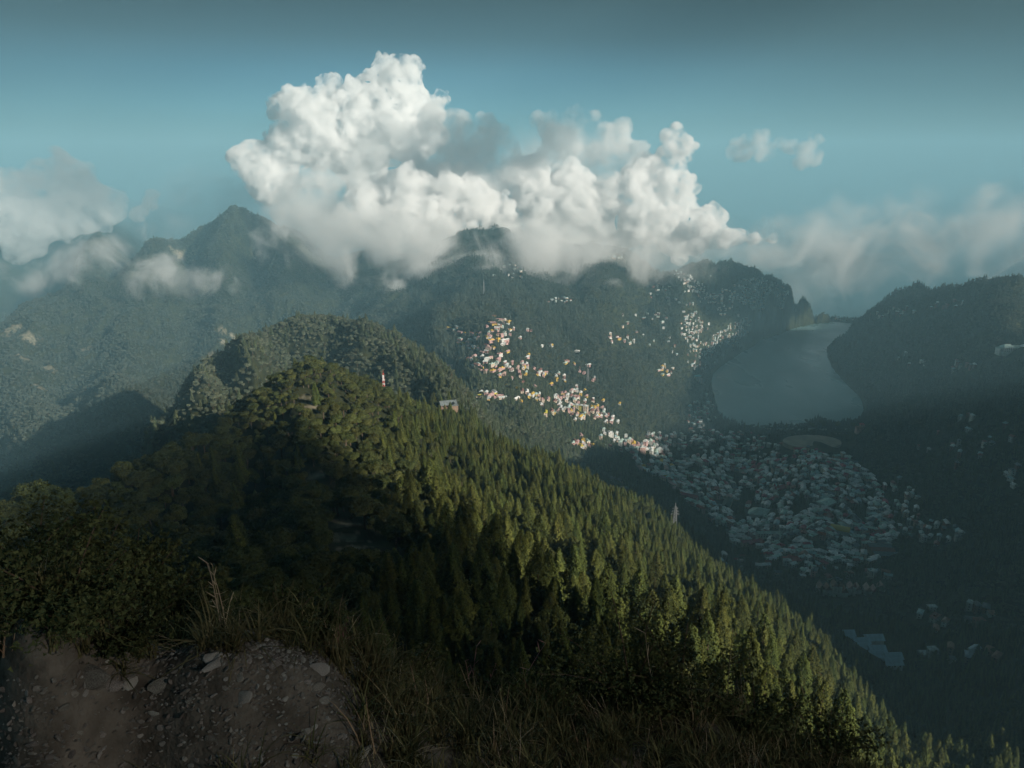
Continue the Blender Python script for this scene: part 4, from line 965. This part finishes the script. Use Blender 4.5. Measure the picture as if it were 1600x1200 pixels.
def cumulus(name, puffs, seed, voxel, material, label, levels=3, kids=(9, 6, 3), disp=1.0, group=None):
    """puffs: px, py, radius px, distance -> one welded billowing shell filled with vapour"""
    r = np.random.default_rng(seed); balls = []
    for px, py, rp, D in puffs:
        c = P3(px, py, D+r.uniform(-.5, .5)*rp*D/F); rad = rp*D/F; balls.append((c, rad, 0))
    allb = list(balls); cur = balls
    for lv in range(levels):
        nxt = []
        for c, rad, _ in cur:
            for k in range(kids[lv]):
                d = r.normal(0, 1, 3); d[2] = d[2]*.8+.25; d /= np.linalg.norm(d)
                q = rad*r.uniform(.26, .5); nxt.append((c+d*(rad*r.uniform(.78, .98)), q, lv+1))
        allb += nxt; cur = nxt
    cen = np.mean([b[0] for b in balls], 0)
    V_ = np.concatenate([ICV*b[1]*np.array([1, 1, .92])+b[0]-cen for b in allb if b[1] > voxel*.9]); n_ = len(V_)//len(ICV)
    Fc = np.concatenate([ICF+i*len(ICV) for i in range(n_)])
    me = mesh_np(name, V_, Fc, [material]); o = link(name, me, None, tuple(cen))
    rm = o.modifiers.new('weld', 'REMESH'); rm.mode = 'VOXEL'; rm.voxel_size = voxel; rm.use_smooth_shade = True
    for sz, st in ((voxel*16, voxel*5.0*disp), (voxel*7, voxel*3.4*disp), (voxel*3, voxel*1.2*disp)):
        tx = bpy.data.textures.new('billow', 'CLOUDS'); tx.noise_scale = sz; tx.noise_depth = 4; tx.noise_type = 'SOFT_NOISE'
        dm = o.modifiers.new('billow', 'DISPLACE'); dm.texture = tx; dm.texture_coords = 'LOCAL'; dm.strength = st; dm.mid_level = .5
    dg = bpy.context.evaluated_depsgraph_get(); new = bpy.data.meshes.new_from_object(o.evaluated_get(dg), depsgraph=dg)
    o.modifiers.clear(); o.data = new; new.name = name; new.materials.clear(); new.materials.append(material)
    print('CLOUD', name, len(new.polygons))
    return tag(o, label, 'cloud', group, 'thing')
M_CUM = cloud_material('cloud_vapour', .05, 'torn', nscale=.016, thr=(.41, .58))
M_CUM2 = cloud_material('far_cloud_vapour', .011, 'torn', nscale=.010, thr=(.38, .56))
TA = 4050; TB = 3560; TC = 3450; TD = 3300
cumulus('cumulus_cloud', [(px, py, r, TA) for px, py, r in [(622,138,40),(590,140,34),(575,165,34),(645,160,30),(600,185,38),(560,200,34),(610,120,26),
    (520,128,15),(510,150,18),(480,190,44),(438,165,18),(500,170,30),(540,190,36),(500,225,44),(455,215,32),(470,160,22),(548,165,26),(400,250,32),(420,285,36),(384,262,18),(440,260,30),(690,155,13),(676,175,18),(560,240,50),(640,210,50)]],
    1, 9, M_CUM, 'tall brilliant white cumulus tower left of the centre', group=None)
M_MIST = cloud_material('grey_cloud_vapour', .016, 'torn', nscale=.0075, thr=(.40, .62))
cumulus('cumulus_cloud', [(px, py, r, TB) for px, py, r in [(590,250,34),(640,225,36),(700,205,36),(672,180,18),(650,262,40),(720,250,44),(760,200,20),(775,225,34),(500,290,32),(470,285,20),(460,310,30),(545,280,30),(600,290,44),(680,290,56),(760,290,54),(840,275,40),(450,335,24),
    (880,225,34),(900,190,20),(842,186,11),(862,178,9),(928,180,12),(905,172,9),(950,225,34),(985,270,40),(920,275,36),(1000,235,20),(640,330,50),(820,330,40),(900,320,40)]],
    2, 12, M_MIST, 'broad shaded grey mass in the middle of the cloud bank')
cumulus('cumulus_cloud', [(px, py, r, TC) for px, py, r in [(1058,220,18),(1075,232,14),(1045,245,22),(1000,285,34),(960,305,28),(930,312,14),(1040,320,38),(1060,290,26),(1095,355,34),(1010,345,44),(1130,375,20),(1155,368,12),(1180,376,12),(1205,374,9),(1060,370,36),(950,360,50),(860,330,44),(830,285,30),(820,310,26),(880,370,40),(900,320,40),(890,290,34),(930,335,36),(860,345,36)]],
    3, 8, M_CUM, 'bright pinkish white cumulus right of centre above the wooded peak')
cumulus('cumulus_cloud', [(px, py, r, TD) for px, py, r in [(590,315,40),(640,310,50),(700,320,54),(570,335,34),(740,325,40),(620,345,40),(680,360,44),(540,345,24),(780,350,36)]],
    4, 8, M_CUM, 'glowing white cloud lying low on the central ridge')
cumulus('cumulus_cloud', [(px, py, r, 6500) for px, py, r in [(98,255,18),(115,275,26),(60,285,24),(35,290,16),(110,305,36),(150,315,30),(25,318,34),(80,335,40),(182,323,17),(125,345,36),(-20,330,50),(40,350,40),(165,335,22)]],
    5, 22, M_CUM2, 'peach lit grey cumulus at the left edge of the sky', disp=.5)
cumulus('cumulus_cloud', [(px, py, r, 6500) for px, py, r in [(243,308,11),(236,318,12),(226,330,9),(218,338,8)]], 6, 14, M_CUM2, 'small puff right of the left cumulus')
cumulus('cumulus_cloud', [(px, py, r, 6000) for px, py, r in [(1150,222,9),(1165,235,18),(1185,222,16),(1190,210,9),(1195,240,14),(1150,240,12)]], 7, 12, M_CUM2, 'left one of the two small detached clouds at right')
cumulus('cumulus_cloud', [(px, py, r, 6000) for px, py, r in [(1222,222,9),(1236,228,9),(1262,232,13),(1275,220,10),(1268,212,6),(1270,248,15),(1255,255,12)]], 8, 12, M_CUM2, 'right one of the two small detached clouds at right')
def fog(px, py, D, rx, ry, rz, label, density=.004, nscale=.004, thr=(.42, .62), rot=0, sd=0):
    v = ICV4*1.0; me = mesh_np('fog_wisp', v, ICF4, [cloud_material('fog', density, True, nscale=nscale, thr=thr)])
    o = link('fog_wisp', me, None, tuple(P3(px, py, D))); o.scale = (rx*D/F, rz, ry*D/F); o.rotation_euler = (0, R(rot), -azt(px, py)[0])
    return tag(o, label, 'cloud', None, 'thing')
ICV4, ICF4 = ico(3)
for a in [(620,392,2850,230,85,450,'ragged fog spilling over the central ridge below the white cloud',.016,.0045,(.48,.8),8),
          (860,405,2750,200,80,420,'soft fog draped over the ridge above the hillside houses',.015,.0045,(.48,.8),-4),
          (1010,405,2850,140,50,380,'pale fog between the two wooded peaks',.012,.005,(.36,.8),5),
          (490,355,3500,150,70,450,'thin fog clinging to the right shoulder of the left peak',.010,.004,(.42,.8),10),
          (1320,400,5000,210,105,600,'grey fog bank beyond the far end of the lake',.008,.0035,(.42,.9),0),
          (1520,375,5000,190,105,600,'dim fog bank behind the right hand hill',.006,.0035,(.36,.9),-6),
          (130,405,3000,105,62,280,'thin white wisp above the left spur',.013,.0065,(.30,.8),-8),
          (50,435,2900,90,36,220,'small elongated wisp at the left edge',.011,.0075,(.28,.8),12),
          (255,430,2850,75,50,240,'bright upright wisp in front of the left slopes',.014,.008,(.28,.7),0),
          (330,435,2850,90,36,220,'faint torn wisp right of the upright wisp',.012,.010,(.22,.8),14),
          (255,362,3900,60,40,250,'faint wisp left of the highest peak',.005,.007,(.25,.9),0),
          (340,335,5200,220,90,800,'veil of mist behind the highest left peak',.0022,.0022,(.4,1.2),-12),
          (1170,385,3900,170,55,450,'mist behind the wooded peak',.006,.0045,(.36,.9),-10)]:
    fog(*a)

fog(860, 290, 4300, 190, 110, 700, 'grey veil of vapour between the two white cumulus heads', .004, .003, (.5, 1.2))
# unseen clouds added outside the view to throw shade into the scene
M_SHADE = cloud_material('shade_vapour', .012)
def deck(name, blobs, seed, label, M_SHADE=M_SHADE):
    r = np.random.default_rng(seed); Vs = []
    for x, y, z, rr in blobs:
        for k in range(10):
            d = r.normal(0, .5, 3); Vs.append((ICV*np.array([1, 1, .55])*rr*r.uniform(.35, .6)+np.array([x, y, z])+d*np.array([rr, rr, rr*.25])))
        Vs.append(ICV*np.array([1, 1, .4])*rr*.8+np.array([x, y, z]))
    n_ = len(Vs); o = link(name, mesh_np(name, np.concatenate(Vs), np.concatenate([ICF+i*len(ICV) for i in range(n_)]), [M_SHADE]))
    rm = o.modifiers.new('weld', 'REMESH'); rm.mode = 'VOXEL'; rm.voxel_size = 40
    dg = bpy.context.evaluated_depsgraph_get(); new = bpy.data.meshes.new_from_object(o.evaluated_get(dg), depsgraph=dg); o.modifiers.clear(); o.data = new; new.materials.clear(); new.materials.append(M_SHADE)
    return tag(o, label, 'cloud', None, 'thing')
def over(x, y, z, h): k = (h-z)/math.tan(SUN_EL); return x+math.sin(SUN_AZ)*k, y+math.cos(SUN_AZ)*k, h  # where an added cloud at height h throws its shadow on x, y, z
deck('shade_cloud', [(*over(-300, 3540, 690, 1745), 300), (*over(20, 3560, 690, 1765), 180), (*over(1010, 2980, 170, 1750), 420)]+[(*over(x, y, z, 1750), r_) for x, y, z, r_ in [(1250,1500,150,480),(1850,2150,200,520),(2500,2900,300,560),(640,820,180,260),(1350,1050,200,400)]], 31, 'unseen cloud deck added to shade the right hill, valley and grey cloud')  # added to shade the right hill, lakeside slope and grey cloud mass
deck('cumulus_cloud', [(*over(x, y, z, 1060), r_) for x, y, z, r_ in [(-62,165,560,75),(-125,290,520,85),(-200,390,490,80),(-30,100,600,60),(-280,330,470,90),(-320,180,480,90),(215,340,390,55),(250,270,360,60),(150,95,560,40)]], 32, 'unseen ragged cloud added to shade the near ridge', cloud_material('shade_scrap_vapour', .02))  # added to darken the left slopes and outer flank of the ridge
deck('shade_cloud', [(*over(0, 2, 668, 1050), 62), (*over(12, 4, 664, 1050), 50)], 34, 'unseen scrap of cloud added to dim sunlight on the ledge', cloud_material('shade_thin_vapour', .044))  # added to weaken the sun on the path
deck('shade_cloud', [(*over(-3100, 5560, 620, 2000), 520), (*over(-2400, 5700, 600, 2000), 400), (*over(-3700, 5300, 620, 2000), 500)], 33, 'unseen thin veil of cloud added to dim the left cumulus', cloud_material('shade_veil_vapour', .0012))  # added to dim the cumulus at far left
# ------------------------------------------------------------------ the ledge: stones, gravel, grass, bushes, dry stalks
M_STONE = mat('shale', (.22, .20, .18), .85, .25, vary=.45, scale=14, bump=.004, bscale=60, randobj=.35)
M_STONE2 = mat('pale_shale', (.32, .30, .275), .8, .25, vary=.3, scale=20, bump=.003, bscale=70, randobj=.3)
def stone_mesh(seed, m, level=2):
    r = np.random.default_rng(seed); v, f = ico(level); v = v.copy()
    for _ in range(7):
        d = r.normal(0, 1, 3); d /= np.linalg.norm(d); q = r.uniform(.45, .8); s = v@d; v -= np.outer(np.maximum(s-q, 0), d)
    v *= np.array([1.15, .75, .34])*(1+r.uniform(-.15, .15, 3)); v += r.normal(0, .018, v.shape)
    return mesh_np('stone', v, f, [m])
STN = [stone_mesh(i, M_STONE if i % 3 else M_STONE2) for i in range(9)]
PATH_PX = [(-30,1062),(120,1052),(230,1004),(320,984),(430,980),(520,1000),(585,1040),(605,1120),(590,1230),(-30,1230)]
def gnormal(x, y, e=.05):
    return Vector((-(h1(x+e, y)-h1(x-e, y))/(2*e), -(h1(x, y+e)-h1(x, y-e))/(2*e), 1)).normalized()
rs = np.random.default_rng(5)
spots = []
tries = 0
def put_stone(px, py, s, rot=None, m=None, dim=(1, 1, 1)):
    p = spot(px, py, .6)
    if p is None or math.hypot(p[0], p[1]) > 4: return
    o = link('stone', STN[m if m is not None else int(rs.integers(0, 9))], ground, (p[0], p[1], p[2]+s*.12))
    q = gnormal(p[0], p[1]).to_track_quat('Z', 'Y').to_euler(); o.rotation_euler = (q.x+rs.normal(0, .15), q.y+rs.normal(0, .15), rs.uniform(0, 6.28) if rot is None else rot); o.scale = (s*dim[0], s*dim[1], s*dim[2])
for px, py, s, rot, m, dim in [(143,1060,.045,.2,1,(1.2,1,1.4)),(336,1042,.034,1.1,0,(1.5,.6,1.2)),(333,1028,.03,.3,3,(1,1,1)),(347,998,.022,0,3,(1,1,2)),(500,1075,.026,.9,2,(1.2,1,1)),(560,1190,.04,1.0,4,(1.3,.6,1)),(470,1150,.026,1.2,5,(1.4,.6,1)),
                               (380,1090,.03,0,6,(1,1,1)),(250,1075,.035,.5,7,(1,1,1)),(175,1072,.03,.2,8,(1,1,1)),(205,1068,.028,.9,3,(1,1,1)),(430,1040,.03,.4,2,(1,1,1)),(497,1048,.03,.2,0,(1,1,1)),(395,1010,.03,.2,1,(1,1,.6))]:
    put_stone(px, py, s, rot, m, dim)
while len(spots) < 270 and tries < 4000:
    tries += 1; px, py = rs.uniform(0, 605), rs.uniform(984, 1200)
    if not in_poly(px, py, PATH_PX) or any((a-px)**2+((b-py)*1.5)**2 < 150 for a, b in spots): continue
    spots.append((px, py)); put_stone(px, py, rs.uniform(.006, .014)*(1 if rs.random() < .85 else 1.5))
# gravel
gsrc = bpy.data.collections.new('gravel_source')
for i in range(6): o = bpy.data.objects.new('gravel_%02d' % i, stone_mesh(40+i, M_STONE if i % 3 else M_STONE2, 1)); gsrc.objects.link(o)
gx = rs.uniform(-2.6, 1.2, 150000); gy = rs.uniform(.6, 3.3, 150000); gz = height(gx, gy)
qx, qy, _ = pixel(gx, gy, gz)
ok = np.array([in_poly(a, b, PATH_PX) for a, b in zip(qx, qy)]) & (rs.uniform(0, 1, 150000) < .35+.65*(fbm(gx*2, gy*2, 3) > 0)); gx, gy, gz = gx[ok], gy[ok], gz[ok]; n_ = len(gx)
s_ = rs.uniform(.0025, .0095, n_)*np.where(rs.random(n_) < .1, 1.6, 1)
instancer('gravel', np.stack([gx, gy, gz+.001], 1), rs.integers(0, 6, n_), rs.uniform(-1, 1, (n_, 3))*np.array([.4, .4, 3.14]), np.stack([s_]*3, 1), gsrc, 'loose shale gravel covering the path', 'gravel')

def blade_mesh(name, seed, n, lo, hi_, spread, w, droop, m, segs=4):
    r = np.random.default_rng(seed); V_, F_, T_ = [], [], []
    for _ in range(n):
        a = r.uniform(0, 6.28); L_ = r.uniform(lo, hi_); lean = abs(r.normal(0, spread)); b = r.uniform(0, 6.28); bx, by = r.normal(0, lo*.25, 2); ww = w*r.uniform(.6, 1.3); d = droop*r.uniform(.3, 1.6); tn = r.uniform(0, 1)
        o = len(V_); x = y = 0; z = 0; th = lean; ca, sa = math.cos(a), math.sin(a); cb, sb = -math.sin(a), math.cos(a)
        h_ = 0.0
        for k in range(segs+1):
            wk = ww*(1-k/segs)**.7
            V_ += [(bx+h_*ca-cb*wk, by+h_*sa-sb*wk, z), (bx+h_*ca+cb*wk, by+h_*sa+sb*wk, z)]; T_ += [tn]*2
            h_ += L_/segs*math.sin(th); z += L_/segs*math.cos(th); th += d/segs
        for k in range(segs): F_ += [(o+2*k, o+2*k+1, o+2*k+3), (o+2*k, o+2*k+3, o+2*k+2)]
    me = mesh_np(name, V_, F_, [m]); at = me.attributes.new('tone', 'FLOAT', 'POINT'); at.data.foreach_set('value', np.array(T_, np.float32)); return me
M_GRASS = leaf_material('grass_blade', (.05, .06, .025), (.20, .18, .085), .3)
M_DRY = leaf_material('dry_grass', (.26, .19, .11), (.52, .43, .29), .2)
M_REDDRY = leaf_material('reddish_dry_grass', (.20, .09, .08), (.42, .26, .22), .2)
M_LEAF = leaf_material('bush_leaf', (.035, .048, .02), (.11, .125, .05), .25)
M_STEM = mat('twig', (.13, .09, .06), .9)
gs = bpy.data.collections.new('grass_source')
for i in range(5): gs.objects.link(bpy.data.objects.new('grass_%02d' % i, blade_mesh('grass', i, 34, .05, .18, .5, .0026, 1.3, M_GRASS)))
for i in range(2): gs.objects.link(bpy.data.objects.new('grass_%02d' % (5+i), blade_mesh('grass', 20+i, 12, .08, .2, .5, .0018, 1.1, M_DRY)))
n0 = 42000; gx = rs.uniform(-5, 5.5, n0); gy = rs.uniform(.7, 6.2, n0); gz = height(gx, gy); qx, qy, yc = pixel(gx, gy, gz)
ok = (yc > .3) & (qx > -120) & (qx < 1720) & (qy < 1330) & (np.hypot(gx, gy) > 1.0)
PATH_IN = [((a-300)*.86+300 if a > 0 else a, (b-1200)*.84+1200) for a, b in PATH_PX]
ok &= ~np.array([in_poly(a, b, PATH_IN) for a, b in zip(qx, qy)]) | (rs.random(n0) < .02)
gx, gy, gz = gx[ok], gy[ok], gz[ok]; ok = rs.random(len(gx)) < .30+.5*(fbm(gx*1.5, gy*1.5, 2) > -.1); gx, gy, gz = gx[ok], gy[ok], gz[ok]; n_ = len(gx)
s_ = rs.uniform(.6, 1.3, n_)*np.where(gx > 0.2, .85, 1.0)
idx = np.where(rs.random(n_) < .16, rs.integers(5, 7, n_), rs.integers(0, 5, n_))
instancer('grass', np.stack([gx, gy, gz-.01], 1), idx, rs.uniform(-1, 1, (n_, 3))*np.array([.25, .25, 3.14]), np.stack([s_]*3, 1), gs, 'rough green and straw grass edging the path', 'grass')
print('GRASS', n_)
def near_spot(px, py, dmin):
    for k in range(40):
        p = spot(px, py+k*5, dmin)
        if p is not None and math.hypot(p[0], p[1]) < 4.6: return p
    return p
def bush(name, px, py, label, size, seed, m=None, n=700, leaf=.018, dmin=1.2, lean=.5, tall=1.0):
    p = near_spot(px, py, dmin); r = np.random.default_rng(seed); m = m or M_LEAF
    e = empty(name, (p[0], p[1], p[2]-.02)); tag(e, label, 'bush')
    V_, F_, P_, N_ = [], [], [], []
    for i in range(11):
        a = i*2.4+seed; L_ = size*r.uniform(.6, 1.1); ln = lean*r.uniform(.3, 1.3); pts = []
        for k in range(6):
            t = k/5; q = L_*t; pts.append((q*math.sin(ln+.5*t)*math.cos(a), q*math.sin(ln+.5*t)*math.sin(a), q*math.cos(ln+.4*t)*tall))
        vv, ff = tube(pts, [.006*(1-k/6)*size*2+.001 for k in range(6)], 4); o = len(V_); V_ += vv; F_ += [tuple(c+o for c in f) for f in ff]
        for _ in range(n//11):
            t = r.uniform(.2, 1)**.8; j = min(4, int(t*5)); f = t*5-j; q = np.array(pts[j])*(1-f)+np.array(pts[j+1])*f + r.normal(0, size*.09, 3); P_.append(q); N_.append(r.normal(0, 1, 3)+np.array([0, 0, .9]))
    link('stems', mesh_np('stems', V_, F_, [M_STEM]), e)
    P_ = np.array(P_); N_ = np.array(N_); N_ /= np.linalg.norm(N_, axis=1)[:, None]
    link('leaves', tone_mesh('leaves', clumps(P_, N_, np.full(len(P_), leaf)*r.uniform(.6, 1.3, len(P_)), r, 3), m), e)
for a in [('bush',60,905,'dark bush on top of the mound at the left edge',.42,1),('bush',150,900,'dark bush at the middle of the left mound',.40,2),('bush',215,930,'drooping bush at the right end of the left mound',.38,3),('bush',20,960,'low bush under the mound at the left edge',.34,4),
          ('bush',110,975,'tangled bush low on the left mound',.34,5),('bush',235,985,'small bush between left mound and path',.26,6),('bush',190,1010,'leafy weed hanging over the left side of the path',.2,7),
          ('bush',630,1030,'small fern-like bush right of the gravel path',.20,8),('bush',700,1040,'small dark bush right of the fern-like bush',.20,9),('bush',900,1090,'grey-green bush at bottom centre edge',.30,10),('bush',985,1075,'tallest olive bush at the bottom right of centre',.46,11),
          ('bush',1060,1090,'olive bush right of the tallest one',.38,12),('bush',840,1110,'low weed left of the grey-green bush',.22,13),('bush',1180,1120,'low bush among pale grasses at lower right',.28,14),('bush',560,1010,'small weed at the upper right end of the path',.13,15),
          ('bush',450,975,'grey brown brush behind the path end',.20,16),('bush',500,985,'straggly brush right of the tall stalks',.16,17),('bush',270,960,'low dark bush left of the tall stalks',.26,18),('bush',760,1110,'low weed at bottom centre',.2,19),('bush',1290,1160,'low bush at the far lower right of the ledge',.3,20)]:
    bush(a[0], a[1], a[2], a[3], a[4], a[5], n=2200 if a[4] > .3 else 1100, leaf=.010 if a[4] > .25 else .008)
def stalk(px, py, dmin, label, stems, m, name='dry_stalk', cat='dry grass', r0=.0024, plume=.02):
    """stems: list of (height, lean right, lean away, bend)"""
    p = near_spot(px, py, dmin); e = empty(name, (p[0], p[1], p[2]-.01)); tag(e, label, cat); r = np.random.default_rng(int(px))
    for L_, lx, ly, bd in stems:
        L_ *= 1.25
        pts = [(L_*t*(lx+bd*t), L_*t*ly, L_*t*(1-.3*abs(bd)*t)) for t in np.linspace(0, 1, 8)]; ox, oy = r.normal(0, .012, 2); pts = [(a+ox, b+oy, c) for a, b, c in pts]
        V_, F_ = tube(pts, [r0*(1-.7*k/7) for k in range(8)], 4); V_, F_ = list(V_), list(F_)
        for k in range(5):
            q = np.array(pts[3+k if k < 5 else 7]); d = r.normal(0, 1, 3)*np.array([1, .6, .5])+np.array([0, 0, .9]); d /= np.linalg.norm(d); l_ = L_*r.uniform(.05, .16)
            vv, ff = tube([tuple(q), tuple(q+d*l_*.5), tuple(q+d*l_)], [r0*.6, r0*1.1, r0*.2], 3) if False else tube([tuple(q), tuple(q+d*l_*.5), tuple(q+d*l_)], [r0*.5, r0*.9, r0*.2], 4)
            o = len(V_); V_ += vv; F_ += [tuple(c+o for c in f) for f in ff]
        link('stem', tone_mesh('stem', (np.array(V_), np.array(F_), r.uniform(.3, 1, len(V_))), m), e)
stalk(350, 962, 1.5, 'cluster of tall dry stalks standing behind the end of the path', [(.20, -.10, 0, .05), (.18, .06, 0, -.12), (.22, .0, 0, -.05), (.14, -.2, 0, .1), (.12, .15, 0, .1)], M_DRY)
stalk(745, 1085, 1.5, 'tall forked dry stalk at bottom centre', [(.26, .02, 0, .06), (.22, -.22, 0, .05), (.2, .12, 0, .1)], M_REDDRY)
stalk(800, 1085, 1.5, 'thin reddish stalk leaning right at bottom centre', [(.26, .25, 0, .15)], M_REDDRY)
stalk(1125, 1110, 1.5, 'upright brown stalk above the pale grasses', [(.34, -.03, 0, .02)], M_DRY)
stalk(1215, 1125, 1.5, 'curved pale stalk leaning right at the lower right', [(.30, .12, 0, .28)], M_DRY)
stalk(1035, 1080, 1.5, 'thin olive stalk leaning left above the olive bushes', [(.3, -.3, 0, .1)], M_DRY)
stalk(590, 985, 1.5, 'single pale bent stalk right of the reddish tuft', [(.11, .4, 0, .2)], M_DRY, r0=.0016)
def tuft(px, py, label, seed, n, lo, hi_, m, w=.0020, spread=.35, droop=.6):
    p = near_spot(px, py, 1.4); tag(link('grass_tuft', blade_mesh('grass_tuft', seed, n, lo, hi_, spread, w, droop, m), None, (p[0], p[1], p[2]-.01)), label, 'grass tuft')
tuft(532, 992, 'reddish dry tuft at the upper right end of the path', 50, 34, .06, .14, M_REDDRY)
tuft(335, 985, 'straw coloured tuft at the head of the path', 51, 26, .04, .10, M_DRY, droop=1.4)
tuft(370, 980, 'second straw tuft just right of the head tuft', 52, 20, .04, .09, M_DRY, droop=1.4)
tuft(1090, 1120, 'fan of long pale grass below the olive bushes', 53, 40, .10, .26, M_DRY, w=.0014, spread=.3)
tuft(1150, 1120, 'second fan of pale grass to the right of the first', 54, 40, .10, .26, M_DRY, w=.0014, spread=.3)
tuft(640, 1130, 'straw tuft low between path and centre grass', 55, 22, .05, .12, M_DRY)
tuft(940, 1150, 'yellowish flat tuft at the bottom right of centre', 56, 24, .06, .15, M_DRY, droop=1.2)
tuft(260, 900, 'long arching grass crowning the left mound', 57, 50, .12, .28, M_GRASS, droop=1.4, spread=.6)
tuft(140, 870, 'long dark grass at the top of the left mound', 58, 50, .1, .24, M_GRASS, droop=1.4, spread=.6)
